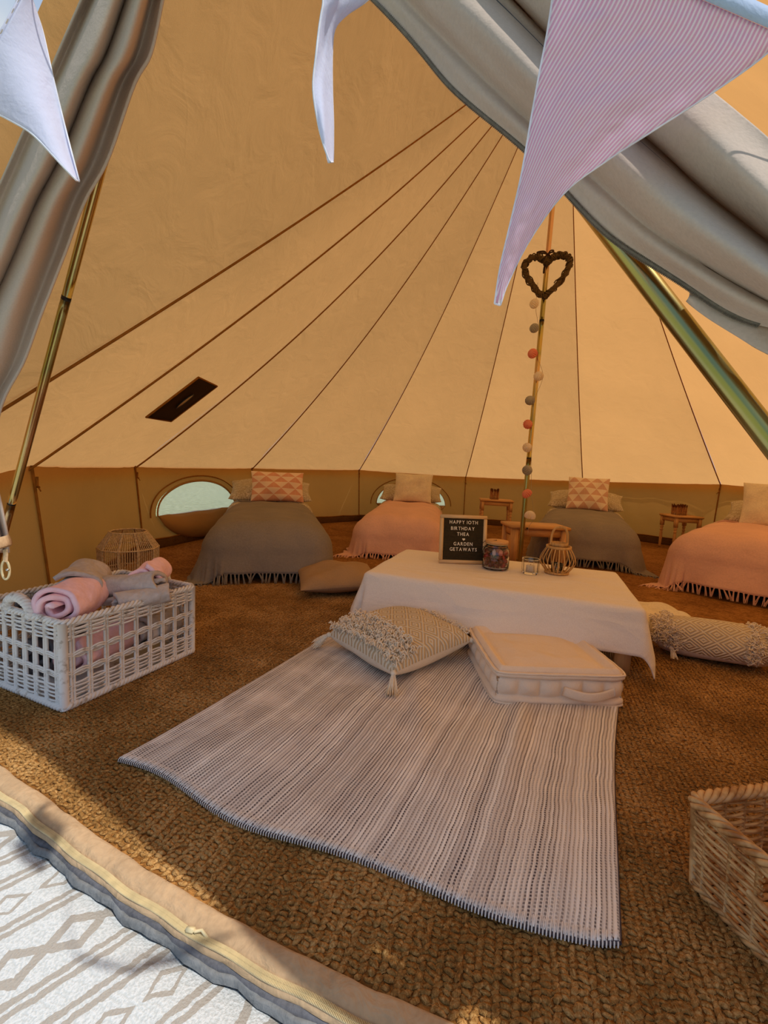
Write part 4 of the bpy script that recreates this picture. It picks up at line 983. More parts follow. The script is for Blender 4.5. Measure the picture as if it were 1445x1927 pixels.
# ------------------------------------------------------------------ stools, side table, stick candle holders
def turned_leg(h, r):
    mb = MB(); b = 0.30*h
    mb.box((0, 0, h-b/2), (r*2.1, r*2.1, b), 0, 0.002)
    q = [(r*0.55, 0), (r*0.72, 0.01), (r*0.75, 0.03), (r*0.95, h*0.30), (r*1.0, h*0.44), (r*0.78, h*0.50), (r*0.70, h*0.52), (r*1.08, h*0.545), (r*1.1, h*0.56), (r*0.75, h*0.59), (r*0.72, h*0.60), (r*1.1, h*0.64), (r*0.95, h*0.685), (r*0.9, h*0.70)]
    return mb.lathe(q, 14)
def stool(label, loc, rz, w, d, h, lr=0.017):
    t = thing('stool', label, 'stool', loc, rz)
    MB().box((0, 0, h-0.012), (w, d, 0.024), 0, 0.006).build('seat', M_PINEH, t)
    l0 = turned_leg(h-0.024, lr).build('leg', M_PINE, t); l0.location = (-w/2+0.03, -d/2+0.03, 0)
    for sx, sy in ((1, -1), (1, 1), (-1, 1)): dup(l0, t, (sx*(w/2-0.03), sy*(d/2-0.03), 0))
    for sy in (-1, 1): MB().box((0, sy*(d/2-0.03), h-0.049), (w-0.08, 0.016, 0.046), 0, 0.002).build('apron', M_PINEH, t)
    for sx in (-1, 1): MB().box((sx*(w/2-0.03), 0, h-0.049), (0.016, d-0.08, 0.046), 0, 0.002).build('apron', M_PINE, t)
    return t
stool('pine stool with turned legs at the back wall, left of the centre pole', (-0.335, 2.17, 0.012), 0.17, 0.40, 0.30, 0.405)
stool('small pine stool with turned legs between the back grey bed and the rightmost bed', (1.66, 2.08, 0.012), 0.30, 0.31, 0.30, 0.375, 0.016)
def sticks(label, loc, w, d, h, n, sd):
    t = thing('stick_holder', label, 'candle holder', loc, 0.3); rg = np.random.default_rng(sd); first = None
    MB().box((0, 0, 0.004), (w*0.9, d*0.9, 0.008)).build('base', M_STICK, t)
    for i in range(n):
        k = 4*i/n; f = k % 1; s_ = int(k)
        x, y = [(-w/2+w*f, -d/2), (w/2, -d/2+d*f), (w/2-w*f, d/2), (-w/2, d/2-d*f)][s_]
        if first is None: o = first = MB().tube([(0, 0, 0), (0.0015, 0, 0.33), (-0.001, 0.001, 0.7), (0.001, 0, 1.0)], 0.0058, 7).build('stick', M_STICK, t)
        else: o = dup(first, t)
        o.location = (x, y, 0.0); o.scale = (1, 1, h*rg.uniform(0.9, 1.06)); o.rotation_euler = (rg.normal(0, 0.03), rg.normal(0, 0.03), rg.uniform(0, 6))
    return t
sticks('square tealight holder of upright brown sticks on the left pine stool', (-0.36, 2.14, 0.418), 0.085, 0.085, 0.13, 22, 3)
sticks('tealight holder of split sticks on the small right pine stool', (1.63, 2.06, 0.388), 0.10, 0.09, 0.115, 24, 4)
sq = [np.array(q) for q in ((-0.085, 0.06), (0.36, 0.22), (0.28, 0.50), (-0.165, 0.34))]
sc_ = sum(sq)/4; srz = math.atan2(0.16, 0.445); SW_, SD_, SH_ = 0.48, 0.30, 0.335
side = thing('side_table', 'oak side table with square legs right behind the centre pole', 'table', (sc_[0], sc_[1], 0.012), srz)
MB().box((0, 0, SH_-0.012), (SW_, SD_, 0.024), 0, 0.003).build('tabletop', M_PINEH, side)
l0 = MB().box((0, 0, (SH_-0.024)/2), (0.05, 0.05, SH_-0.024), 0, 0.002).build('leg', M_PINE, side); l0.location = (-SW_/2+0.04, -SD_/2+0.04, 0)
for sx, sy in ((1, -1), (1, 1), (-1, 1)): dup(l0, side, (sx*(SW_/2-0.04), sy*(SD_/2-0.04), 0))
for sy in (-1, 1): MB().box((0, sy*(SD_/2-0.04), SH_-0.055), (SW_-0.13, 0.02, 0.062), 0, 0.002).build('apron', M_PINEH, side)
for sx in (-1, 1):
    MB().box((sx*(SW_/2-0.04), 0, SH_-0.055), (0.02, SD_-0.13, 0.062), 0, 0.002).build('apron', M_PINE, side)
    MB().box((sx*(SW_/2-0.045), 0, 0.13), (0.014, SD_-0.13, 0.22), 0, 0.002).build('side_panel', M_PINE, side)

# ------------------------------------------------------------------ cushions on the floor
def tassel(mb, p, d, L, n=22, r=0.016, sd=0):
    rg = np.random.default_rng(sd); p = np.array(p, float); d = np.array(d, float); d /= np.linalg.norm(d)
    a = np.cross(d, [0, 0, 1.0]); a /= np.linalg.norm(a)+1e-9; b = np.cross(d, a)
    mb.lathe([(0.001, 0.010), (0.009, 0.005), (0.011, -0.001), (0.007, -0.009), (0.001, -0.011)], 10, p)
    for i in range(n):
        t = rg.uniform(0, 2*PI); k = rg.uniform(0.2, 1)**0.5*r; o = a*math.cos(t)*k+b*math.sin(t)*k
        q = [p+o*0.2, p+d*L*0.35+o*0.6, p+d*L*0.7+o*0.95+[0, 0, -0.004], p+d*L*rg.uniform(0.85, 1.1)+o*1.3+np.array([0, 0, -0.010])]
        q = [np.array([v[0], v[1], max(v[2], 0.028)]) for v in q]
        mb.tube(q, [0.0022, 0.0021, 0.002, 0.001], 4)
    return mb
def shag(mb, pts, nrm, L, n, sd, r=0.0019):
    """looped yarn ends scattered along a line of points"""
    rg = np.random.default_rng(sd); pts = np.array(pts)
    for i in range(n):
        p = pts[rg.integers(len(pts))]+rg.normal(0, 0.006, 3); t = rg.uniform(0, 2*PI); d = np.array([math.cos(t), math.sin(t), rg.uniform(-0.2, 0.7)])
        l = L*rg.uniform(0.6, 1.2); side_ = np.cross(d, [0, 0, 1]); m_ = p+d*l*0.6+np.array(nrm)*l*0.6
        q = [p, p+d*l*0.3+np.array(nrm)*l*0.5, m_, p+d*l*rg.uniform(0.7, 1.1)+np.array(nrm)*l*0.15]
        q = [np.array([v[0], v[1], max(v[2], 0.03)]) for v in q]
        mb.tube(spline(q, 6), r, 4)
    return mb
# tasselled square cushion, tipped up a little towards the table
cw = 0.40
cu = thing('tassel_cushion', 'natural cotton cushion with woven lozenges, shaggy bands and corner tassels on the rug', 'cushion', (-0.425, -1.925, 0.0))
Rz = math.radians(-33)
MC = Matrix.Translation((0, 0, 0.098)) @ Matrix.Rotation(Rz, 4, 'Z') @ Matrix.Rotation(math.radians(4), 4, 'X')
def xf(p): v = MC @ Vector(p); return np.array(v)
n = 40
def tcush_surface(sign):
    a = np.sin(np.linspace(-PI/2, PI/2, n)); U, V = np.meshgrid(a, a, indexing='ij')
    pr = (np.clip(1-np.abs(U)**2.6, 0, 1)*np.clip(1-np.abs(V)**2.6, 0, 1))**0.40
    X, Y = U*cw/2*(1-0.04*(1-V*V)*U*U), V*cw/2*(1-0.05*(1-U*U)*V*V)
    Z = sign*(0.085 if sign > 0 else 0.070)*pr+0.004*np.sin(U*6+V*3)*pr
    return np.stack([X, Y, Z], -1), np.stack([U*cw/2, V*cw/2], -1)
P, uv = tcush_surface(1); T = np.array([[xf(p) for p in r_] for r_ in P]); MB().grid(T, uv=uv).build('woven_front', M_DIAM, cu)
P2, _ = tcush_surface(-1); T2 = np.array([[xf(p) for p in r_] for r_ in P2]); MB().grid(T2, flip=True).build('calico_back', M_COTTONB, cu)
mb = MB()
for yy, cnt, ll in ((-0.180, 330, 0.020), (-0.150, 300, 0.019), (-0.120, 260, 0.018), (-0.092, 300, 0.020), (0.185, 170, 0.015)):
    ln = []
    for x in np.linspace(-cw/2+0.01, cw/2-0.01, 60):
        U, V = x/(cw/2), yy/(cw/2); ln.append(xf((x, yy, 0.085*((1-abs(U)**2.6)*(1-abs(V)**2.6))**0.40)))
    shag(mb, ln, (0, 0, 1), ll, cnt, int(abs(yy)*1000), 0.0024)
tag(mb.build('shaggy_bands', M_COTTON, cu), kind='stuff')
for k, (sx, sy) in enumerate(((-1, -1), (1, -1), (1, 1), (-1, 1))):
    p = xf((sx*cw/2*0.99, sy*cw/2*0.99, 0)); d = p*np.array([1, 1, 0])/np.hypot(p[0], p[1])+np.array([0, 0, -0.75 if p[2] > 0.05 else -0.2])
    tassel(MB(), p, d, 0.070, 40, 0.017, k).build('tassel', M_COTTON, cu)

# box floor cushion with quilted walls and a strap handle
fc = thing('floor_cushion', 'beige quilted box floor cushion with a side handle, right front of the low table', 'cushion', (0.095, -1.885, 0.022), math.radians(20))
FW, FD, FH = 0.42, 0.385, 0.105
def boxcush(t, v):
    """t around the perimeter 0..1, v across the wall 0..1"""
    per = 2*(FW+FD); s = (t % 1.0)*per
    if s < FW: x, y, nx, ny, e = -FW/2+s, -FD/2, 0, -1, s/FW
    elif s < FW+FD: x, y, nx, ny, e = FW/2, -FD/2+(s-FW), 1, 0, (s-FW)/FD
    elif s < 2*FW+FD: x, y, nx, ny, e = FW/2-(s-FW-FD), FD/2, 0, 1, (s-FW-FD)/FW
    else: x, y, nx, ny, e = -FW/2, FD/2-(s-2*FW-FD), -1, 0, (s-2*FW-FD)/FD
    tuft = abs(math.sin(e*PI*6))**0.6
    if v < 0.24: o = 0.013*abs(math.sin(PI*v/0.24))**0.6+0.002*tuft
    elif v > 0.80: o = 0.011*abs(math.sin(PI*(v-0.80)/0.20))**0.6+0.002*tuft
    else: o = 0.015*abs(math.sin(PI*(v-0.24)/0.56))**0.7*tuft
    o -= 0.012*(abs(e-0.5)*2)**8
    return np.array([x+nx*o, y+ny*o, FH*v+0.003*math.sin(s*30)*math.sin(PI*v)])
nt_, nv_ = 288, 36
W = np.array([[boxcush(i/nt_, j/(nv_-1)) for j in range(nv_)] for i in range(nt_)])
MB().grid(W, closeu=True).build('quilted_wall', M_FLOORC, fc)
for nm, sg in (('top_panel', 1), ('bottom_panel', -1)):
    a_ = np.sin(np.linspace(-PI/2, PI/2, 56)); U, V = np.meshgrid(a_*(FW/2+0.004), a_*(FD/2+0.004), indexing='ij')
    cr = 0.007*(np.abs(U)/(FW/2)*np.abs(V)/(FD/2))**6; U2, V2 = U-np.sign(U)*cr, V-np.sign(V)*cr
    de = np.minimum(FW/2+0.004-np.abs(U), FD/2+0.004-np.abs(V))
    h = -0.013*np.exp(-de/0.004)+0.014*np.exp(-((de-0.020)/0.013)**2)-0.005*np.exp(-((de-0.046)/0.006)**2)+0.012*smoothstep(0.045, 0.11, de)
    h = h*(1 if sg > 0 else 0.2)+0.0025*np.sin(U*26+V*17)*np.sin(V*21)*smoothstep(0.02, 0.1, de)
    if sg > 0:
        for px, py in ((0.04, 0.04), (-0.09, 0.06), (0.02, -0.07)): h = h-0.006*np.exp(-((U-px)**2+(V-py)**2)/0.0006)
    MB().grid(np.stack([U2, V2, (FH if sg > 0 else 0)+sg*h], -1), flip=sg < 0).build(nm, M_FLOORC, fc)
for z in (FH*0.98, FH*0.02): MB().tube(np.array([boxcush(i/160, z/FH)+[0, 0, 0] for i in range(160)])*np.array([1.012, 1.012, 1]), 0.0042, 6, closed=True).build('piping', M_FLOORC, fc)
hs = np.array([[x, -FD/2-0.014-0.016*math.sin(PI*(x-0.0)/0.17), FH*0.50+0.012*math.sin(PI*x/0.17)*-1] for x in np.linspace(0.0, 0.17, 24)]); MB().tube(hs, 0.016, 10, sq=(0.22, 1)).build('strap_handle', M_FLOORC, fc)

# bolster, plain cushion behind it
bl0, bl1 = np.array([0.615, -1.335, 0.0]), np.array([0.955, -1.345, 0.0])
bo = thing('bolster_cushion', 'long natural cotton bolster with woven lozenges and shaggy ends right of the table', 'cushion', (0.80, -1.395, 0.0), math.radians(-9))
L_ = 0.45; RX = 0.094
def bol(t, a, e=0.0):
    k = (1-abs(2*t-1)**5)**0.5*0.92+0.08; wob = 1+0.05*math.sin(a*3+t*6)
    return np.array([(t-0.5)*L_, (RX*1.15+e)*k*wob*math.cos(a), 0.020+RX*0.86+(RX*0.86+e)*k*wob*math.sin(a)])
ta = np.linspace(0.02, 0.98, 40)
G = np.array([[bol(t, a) for a in np.linspace(-0.55, PI*1.0, 40)] for t in ta]); uvg = np.array([[((t-0.5)*L_, a*RX) for a in np.linspace(-0.55, PI, 40)] for t in ta])
G0 = G[:, ::-1]; uv0 = uvg[:, ::-1]
# visible side faces -y: angles from the back over the top to the front
angs = np.linspace(-0.4, PI+0.5, 44)
MB().grid(np.array([[bol(t, a) for a in angs] for t in ta]), uv=np.array([[((t-0.5)*L_, a*RX) for a in angs] for t in ta])).build('woven_cover', M_DIAM, bo)
angs2 = np.linspace(PI+0.5, 2*PI-0.4, 24)
MB().grid(np.array([[bol(t, a) for a in angs2] for t in ta])).build('calico_base', M_COTTONB, bo)
for nm, tE, sgn in (('end_panel', 0.02, -1), ('end_panel', 0.98, 1)):
    full = np.array([bol(tE, a) for a in np.linspace(0, 2*PI, 40, endpoint=False)]); c_ = full.mean(0)
    MB().grid(np.array([full*(1-k)+c_*k+np.array([sgn*0.012*k, 0, 0]) for k in np.linspace(0, 0.98, 8)]), closev=True).build(nm, M_COTTONB, bo)
mb = MB()
for tE, cnt in ((0.05, 260), (0.13, 200), (0.80, 200), (0.90, 330), (0.96, 260)):
    shag(mb, [bol(tE, a) for a in np.linspace(0.1, PI+0.6, 50)], (0, -0.25, 0.6), 0.020, cnt, int(tE*99), 0.0022)
for tE in (0.20, 0.75):
    shag(mb, [bol(tE, a) for a in np.linspace(PI*0.75, PI+0.5, 20)], (0, -0.6, -0.4), 0.022, 90, int(tE*77), 0.0022)
tag(mb.build('shaggy_bands', M_COTTON, bo), kind='stuff')
tassel(MB(), bol(0.985, PI+0.85)+[0.0, -0.012, 0], (0.7, -0.7, -0.15), 0.055, 24, 0.012, 5).build('tassel', M_COTTON, bo)
tassel(MB(), bol(0.17, PI+0.55)+[0, -0.008, 0], (0.3, -0.7, -0.8), 0.042, 22, 0.012, 6).build('tassel', M_COTTON, bo)
o = cushion(MB(), 0.34, 0.30, 0.11, seedv=31).build('plain_cushion', M_CREAM, None)
tag(o, 'plain cream cushion lying behind the bolster at the table end', 'cushion'); place(o, (0.66, -1.10, 0.085), 0.05, 0.02, 0.25)
o = cushion(MB(), 0.46, 0.44, 0.13, pinch=0.03, seedv=32).build('floor_pillow', M_POUF, None)
tag(o, 'taupe floor pillow lying at the left end of the low table', 'cushion'); place(o, (-1.04, -1.13, 0.088), 0.05, -0.05, 0.55)

# ------------------------------------------------------------------ whitewashed wicker hamper with rolled blankets
BF = np.array([-1.215, -2.670, 0.012]); BE1 = np.array([0.10, 0.995, 0.0]); BE2 = np.array([-0.995, 0.10, 0.0]); BL, BW, BH = 0.47, 0.40, 0.262
bk = thing('wicker_hamper', 'whitewashed open-weave wicker hamper holding rolled blankets at the left', 'basket', tuple(BF+BE1*BL/2+BE2*BW/2), math.atan2(BE1[1], BE1[0]))
def perim(s, L, W, rc=0.018):
    """point and outward normal at arc length s round a rounded rectangle centred at 0"""
    s = s % (2*(L+W))
    if s < L: p, n = np.array([-L/2+s, -W/2]), np.array([0, -1.]); e = min(s, L-s)
    elif s < L+W: p, n = np.array([L/2, -W/2+s-L]), np.array([1., 0]); e = min(s-L, L+W-s)
    elif s < 2*L+W: p, n = np.array([L/2-(s-L-W), W/2]), np.array([0, 1.]); e = min(s-L-W, 2*L+W-s)
    else: p, n = np.array([-L/2, W/2-(s-2*L-W)]), np.array([-1., 0]); e = min(s-2*L-W, 2*(L+W)-s)
    k = max(0, 1-e/rc); p = p-p/np.linalg.norm(p)*k*k*rc*0.4
    return p, n
def wick(L, W, z, amp, per, ph, r, zamp=0.0, zph=0.0, flare=0.0, H=1.0, step=0.010, s0=0.0, s1=None, seg=6):
    T = 2*(L+W); closed = s1 is None; s1 = T if closed else s1; n = int((s1-s0)/step); out = []
    for s in np.linspace(s0, s1, n, endpoint=not closed):
        p, nn = perim(s, L, W); k = 1+flare*(z/H); o = amp*math.cos(2*PI*s/per+ph); zz_ = z+zamp*math.sin(2*PI*s/per+zph)
        out.append([p[0]*k+nn[0]*o, p[1]*k+nn[1]*o, zz_])
    return np.array(out), closed
ncount = 2*round(2*(BL+BW)/0.05/2); SP = 2*(BL+BW)/ncount
def rows_(par, name, zs, amp=0.0042, r=0.0033, flare=0.0):
    mb = MB()
    for k, z in enumerate(zs):
        pth, c_ = wick(BL, BW, z+RNG.normal(0, 0.0006), amp, 2*SP, k*PI, r, 0.0012, k*1.7); mb.tube(pth, r*RNG.uniform(0.85, 1.1), 6, closed=True)
    return tag(mb.build(name, M_WHITEW, par), kind='stuff')
rows_(bk, 'upper_weave', np.arange(0.208, 0.256, 0.0062)); rows_(bk, 'lower_weave', np.arange(0.020, 0.078, 0.0062))
for z in (0.105, 0.160):
    mb = MB()
    for k in range(2):
        for d in (-0.0034, 0.0034):
            pth, _ = wick(BL, BW, z+d, 0.0062, 2*SP, k*PI, 0.0034, 0.0088, k*PI+PI/2); mb.tube(pth, 0.0030, 6, closed=True)
    mb.build('twined_band', M_WHITEW, bk)
s1_ = None
for i in range(ncount):
    p, nn = perim((i+0.5)*SP, BL, BW)
    if s1_ is None:
        mb = MB(); mb.tube([(0.0045, 0, 0.01), (0.0045, 0.001, 0.13), (0.0045, 0, 0.258)], 0.0045, 7); mb.tube([(-0.0045, 0, 0.01), (-0.0045, -0.001, 0.13), (-0.0045, 0, 0.258)], 0.0045, 7)
        o = s1_ = mb.build('stake', M_WHITEW, bk)
    else: o = dup(s1_, bk)
    o.location = (p[0], p[1], 0); o.rotation_euler = (0, 0, math.atan2(nn[1], nn[0])+PI/2)
c0_ = None
for sx in (-1, 1):
    for sy in (-1, 1):
        if c0_ is None: o = c0_ = MB().tube([(0, 0, 0.004), (0, 0, 0.15), (0, 0, 0.262)], 0.0125, 12).build('corner_post', M_WHITEW, bk)
        else: o = dup(c0_, bk)
        o.location = (sx*(BL/2-0.004), sy*(BW/2-0.004), 0)
def braid(par, name, line, R_, r, turns, mat, closed=True, strands=3):
    line = np.asarray(line); n = len(line); mb = MB()
    tn = (np.roll(line, -1, 0)-np.roll(line, 1, 0)) if closed else np.gradient(line, axis=0); tn /= np.linalg.norm(tn, axis=1)[:, None]
    for k in range(strands):
        a = np.linspace(0, 2*PI*turns, n, endpoint=not closed)+2*PI*k/strands
        up = np.tile([0, 0, 1.0], (n, 1)); sd = np.cross(tn, up); nr = np.linalg.norm(sd, axis=1)[:, None]; sd = np.where(nr > 0.1, sd/np.maximum(nr, 1e-6), np.array([1.0, 0, 0])); up = np.cross(sd, tn)
        mb.tube(line+sd*np.cos(a)[:, None]*R_+up*np.sin(a)[:, None]*R_, r, 7, closed=closed)
    return mb.build(name, mat, par)
ln, _ = wick(BL, BW, 0.262, 0, 1, 0, 0, step=0.006); braid(bk, 'rim_border', ln, 0.0062, 0.0048, 34, M_WHITEW)
ln, _ = wick(BL+0.006, BW+0.006, 0.011, 0, 1, 0, 0, step=0.004); braid(bk, 'base_border', ln, 0.0042, 0.0068, 44, M_WHITEW, strands=3)
MB().box((0, 0, 0.012), (BL-0.02, BW-0.02, 0.008)).build('base_panel', M_WHITEW, bk)
for sx in (-1, 1):
    t = np.linspace(0, PI, 60); hl = np.stack([sx*(BL/2+0.004*np.sin(t)), 0.062*np.cos(t)*1.0, 0.250+0.058*np.sin(t)**0.8], -1)
    braid(bk, 'handle', hl, 0.0085, 0.0068, 5.5, M_WHITEW, closed=False)

def roll(label, name_loc, axis, R0, length, mat, turns=2.2, sd=0, squash=0.85, cat='blanket', thick=0.015, tail=0.0):
    rg = np.random.default_rng(sd); ph = rg.uniform(0, 6, 8); m_, n_ = 150, 34
    th = np.linspace(0.3*PI, 2*PI*turns, m_); rr = R0*(0.10+0.90*(th/th[-1])**0.95)
    s = np.linspace(-1, 1, n_); ax = np.array(axis, float); ax /= np.linalg.norm(ax)
    sx = np.cross(ax, [0, 0, 1.0]); sx /= np.linalg.norm(sx); up = np.cross(sx, ax); P = np.zeros((m_, n_, 3))
    for j, q in enumerate(s):
        r2 = rr*(1+0.05*np.sin(3*th+ph[0]+q*2)+0.035*np.sin(5*th+ph[1]-q*3)+0.05*math.sin(q*2.4+ph[2]))
        a = th+0.22*math.sin(q*1.8+ph[3])+0.10*np.sin(th*2+q*4+ph[6])
        x, y = r2*np.cos(a), r2*np.sin(a)*squash
        push = (1-(rr/R0))*0.02*(1 if q < 0 else -1)*abs(q)**3+0.008*np.sin(th*1.7+ph[4])*abs(q)**2*np.sign(q)
        P[:, j] = np.outer(x, sx)+np.outer(y, up)+np.outer(q*length/2*(1+0.05*np.sin(th*2+ph[5]))-push, ax)
    if tail:
        k = smoothstep(0.93, 1.0, np.linspace(0, 1, m_))[:, None, None]; P = P+k*tail*(sx*1.0+np.array([0, 0, -0.2]))
    o = thing('rolled_blanket', label, cat, name_loc)
    MB().grid(P).build('fleece', mat, o, solid=thick); return o
toc = np.array([0.79, -0.61, 0])
roll('pink fleece blanket roll on top at the front of the white hamper, spiral end showing', (-1.335, -2.545, 0.292), (-0.45, 0.88, -0.05), 0.074, 0.185, M_FLPINK, 2.6, 1, 0.82, tail=0.02)
roll('large grey fleece blanket roll on top at the back of the white hamper', (-1.425, -2.440, 0.312), (-0.62, 0.78, 0.0), 0.072, 0.19, M_FLGREY, 2.4, 2, 0.80)
roll('crumpled grey plush blanket roll on top at the right of the white hamper', (-1.285, -2.375, 0.300), (0.90, 0.35, 0.1), 0.062, 0.18, M_FLGREY, 1.9, 3, 0.85)
roll('small grey plush roll hanging over the right rim of the white hamper', (-1.205, -2.400, 0.276), (0.55, 0.83, 0.05), 0.040, 0.15, M_FLGREY, 1.6, 4, 0.85)
roll('pink fleece blanket roll behind the grey rolls at the far right of the white hamper', (-1.300, -2.285, 0.318), (-0.5, 0.86, 0.0), 0.060, 0.15, M_FLPINK, 2.2, 5, 0.85)
roll('slate grey blanket roll low at the left end of the white hamper', (-1.480, -2.520, 0.245), (-0.15, 0.99, 0.0), 0.066, 0.15, M_FLDARK, 2.2, 6, 0.8)
roll('pink blanket roll seen low through the front weave of the white hamper', (-1.295, -2.500, 0.135), (-0.1, 1.0, 0.0), 0.062, 0.20, M_FLPINK, 2.2, 7, 0.95)
roll('grey blanket roll seen low through the right part of the front weave', (-1.265, -2.295, 0.135), (-0.1, 1.0, 0.0), 0.062, 0.17, M_FLGREY, 2.2, 8, 0.95)
roll('slate blanket roll at the bottom left of the white hamper behind the side weave', (-1.470, -2.49, 0.105), (-0.1, 1.0, 0.0), 0.070, 0.18, M_FLDARK, 2.2, 9, 0.95)

# ------------------------------------------------------------------ honey wicker basket at the right
HF = np.array([0.352, -2.648, 0.012]); HE1 = np.array([0.484, -0.875, 0]); HE2 = np.array([0.875, 0.484, 0]); HL, HW, HH = 0.35, 0.33, 0.170
hb = thing('wicker_basket', 'empty honey-coloured wicker basket cut off at the bottom right corner', 'basket', tuple(HF+HE1*HL/2+HE2*HW/2), math.atan2(HE1[1], HE1[0]))
FLR = 0.06
hn = 2*round(2*(HL+HW)/0.046/2); HSP = 2*(HL+HW)/hn
mb = MB(); zrow = np.arange(0.016, 0.154, 0.0072)
for k, z in enumerate(zrow):
    cut = z > 0.098
    if cut: pth, c_ = wick(HL, HW, z, 0.0032, 2*HSP, k*PI, 0, 0.001, k, FLR, HH, s0=0.225, s1=2*(HL+HW)+0.125)
    else: pth, c_ = wick(HL, HW, z, 0.0032, 2*HSP, k*PI, 0, 0.001, k, FLR, HH)
    mb.tube(pth, 0.0031*RNG.uniform(0.85, 1.12), 6, closed=c_)
tag(mb.build('woven_rods', M_HONEY, hb), kind='stuff')
h0 = None
for i in range(hn):
    s_ = (i+0.5)*HSP
    p, nn = perim(s_, HL, HW)
    short = 0.125 < s_ < 0.225
    if h0 is None or short: o = MB().tube([(0, 0, 0.006), (0, 0.0, 0.09), (0, 0, 0.094 if short else 0.165)], 0.0030, 7).build('stake', M_HONEY, hb); h0 = o if not short else h0
    else: o = dup(h0, hb)
    o.location = (p[0], p[1], 0); a = math.atan2(nn[1], nn[0]); o.rotation_euler = (-0.06*nn[1], 0.06*nn[0], 0)
cp0 = None
for sx in (-1, 1):
    for sy in (-1, 1):
        if cp0 is None: o = cp0 = MB().tube([(0, 0, 0.004), (0, 0, 0.08), (0, 0, 0.166)], 0.0075, 9).build('corner_post', M_HONEY, hb)
        else: o = dup(cp0, hb)
        o.location = (sx*(HL/2-0.004), sy*(HW/2-0.004), 0); o.rotation_euler = (-0.06*sy, 0.06*sx, 0)
ln, _ = wick(HL*(1+FLR), HW*(1+FLR), 0.165, 0, 1, 0, 0, step=0.005); braid(hb, 'rim_border', ln, 0.0075, 0.0052, 19, M_HONEY, strands=4)
ln, _ = wick(HL, HW, 0.008, 0, 1, 0, 0, step=0.005); braid(hb, 'base_border', ln, 0.0045, 0.0042, 24, M_HONEY)
mb = MB()
for k, x in enumerate(np.arange(-HL/2+0.012, HL/2, 0.0135)): mb.tube([(x, y, 0.010+0.002*math.sin(y*130+k*PI)) for y in np.linspace(-HW/2, HW/2, 40)], 0.0058, 6)
tag(mb.build('woven_base', M_HONEY, hb), kind='stuff')
for dz in (0.094, 0.150): MB().tube([(-HL/2*1.03+0.11+q*0.10/8-0.0, -HW/2*1.04-0.001-(0.003*math.sin(q)), dz+0.001*math.sin(q*2)) for q in range(10)], 0.0048, 7).build('grip_edge', M_HONEY, hb)

# ------------------------------------------------------------------ cord lantern behind the hamper
cl = thing('cord_lantern', 'angular lantern wound with natural cord on the floor behind the white hamper', 'lantern', (-2.12, -1.62, 0.012))
ringsL = [(0.100, 0.006), (0.150, 0.095), (0.155, 0.222), (0.095, 0.312)]
def poly(r, z, n=10): return np.array([[r*math.cos(2*PI*i/n+0.2), r*math.sin(2*PI*i/n+0.2), z] for i in range(n)])
for r_, z in ringsL: MB().tube(np.vstack([poly(r_, z)]), 0.0042, 6, closed=True).build('wire_ring', M_CORD, cl)
for i in range(10):
    MB().tube([poly(*q)[i] for q in ringsL], 0.003, 6).build('wire_rib', M_CORD, cl)
mb = MB()
for (r0, z0), (r1, z1) in zip(ringsL[:-1], ringsL[1:]):
    A0, A1 = poly(r0, z0), poly(r1, z1)
    for i in range(10):
        for k in range(8):
            f = (k+0.5)/8; a = A0[i]*(1-f)+A0[(i+1) % 10]*f; b = A1[i]*(1-f)+A1[(i+1) % 10]*f; mb.tube([a, (a+b)/2, b], 0.0024, 5, caps=False)
tag(mb.build('wound_cord', M_CORD, cl), kind='stuff')
MB().lathe([(0.001, 0.002), (0.095, 0.002), (0.095, 0.008), (0.001, 0.008)], 20).build('base_disc', M_PINEH, cl)

# ------------------------------------------------------------------ heart wreath on the centre pole
hw = thing('heart_wreath', 'dark twisted-twig heart wreath tied to the centre pole with a ribbon bow', 'wreath', (0.022, -0.050, 2.185))
half = [(0, .078), (.022, .100), (.055, .117), (.100, .120), (.138, .098), (.152, .055), (.132, -.005), (.085, -.072), (.035, -.128), (0, -.150)]
hp_ = [(x, z) for x, z in half]+[(-x, z) for x, z in half[::-1][1:-1]]
hl = spline([(x, 0, z) for x, z in hp_+[hp_[0]]], 170)[:-1]
MB().tube(hl, 0.018, 8, closed=True).build('twig_core', M_TWIG, hw)
mb = MB(); nH = len(hl); tn = np.roll(hl, -1, 0)-np.roll(hl, 1, 0); tn /= np.linalg.norm(tn, axis=1)[:, None]; sd_ = np.cross(tn, [0, 1.0, 0])
for k in range(15):
    i0 = RNG.integers(nH); ln_ = int(RNG.uniform(0.35, 0.8)*nH); tw = RNG.choice([-1, 1])*RNG.uniform(6, 12); a0 = RNG.uniform(0, 6); pts = []
    for q in range(ln_):
        i = (i0+q) % nH; a = a0+tw*q/nH*2*PI; R_ = 0.0205+0.004*math.sin(q*0.21+k)+RNG.normal(0, 0.0007); pts.append(hl[i]+sd_[i]*math.cos(a)*R_+np.array([0, 1, 0])*math.sin(a)*R_)
    mb.tube(np.array(pts), 0.0042, 5)
tag(mb.build('twig_binding', M_TWIG, hw), kind='stuff')
def rib(pts, w=0.006): return MB().tube(spline(pts, 30), w, 8, sq=(0.18, 1.0))
rib([(0, -0.004, .128), (-.025, -.012, .150), (-.066, -.012, .150), (-.068, -.012, .142), (-.03, -.014, .138), (0, -0.008, .132)]).build('bow_loop', M_RIBBON, hw)
rib([(0, -0.004, .128), (.015, -.012, .150), (.034, -.012, .152), (.036, -.012, .143), (.02, -.014, .138), (0, -0.008, .132)]).build('bow_loop', M_RIBBON, hw)
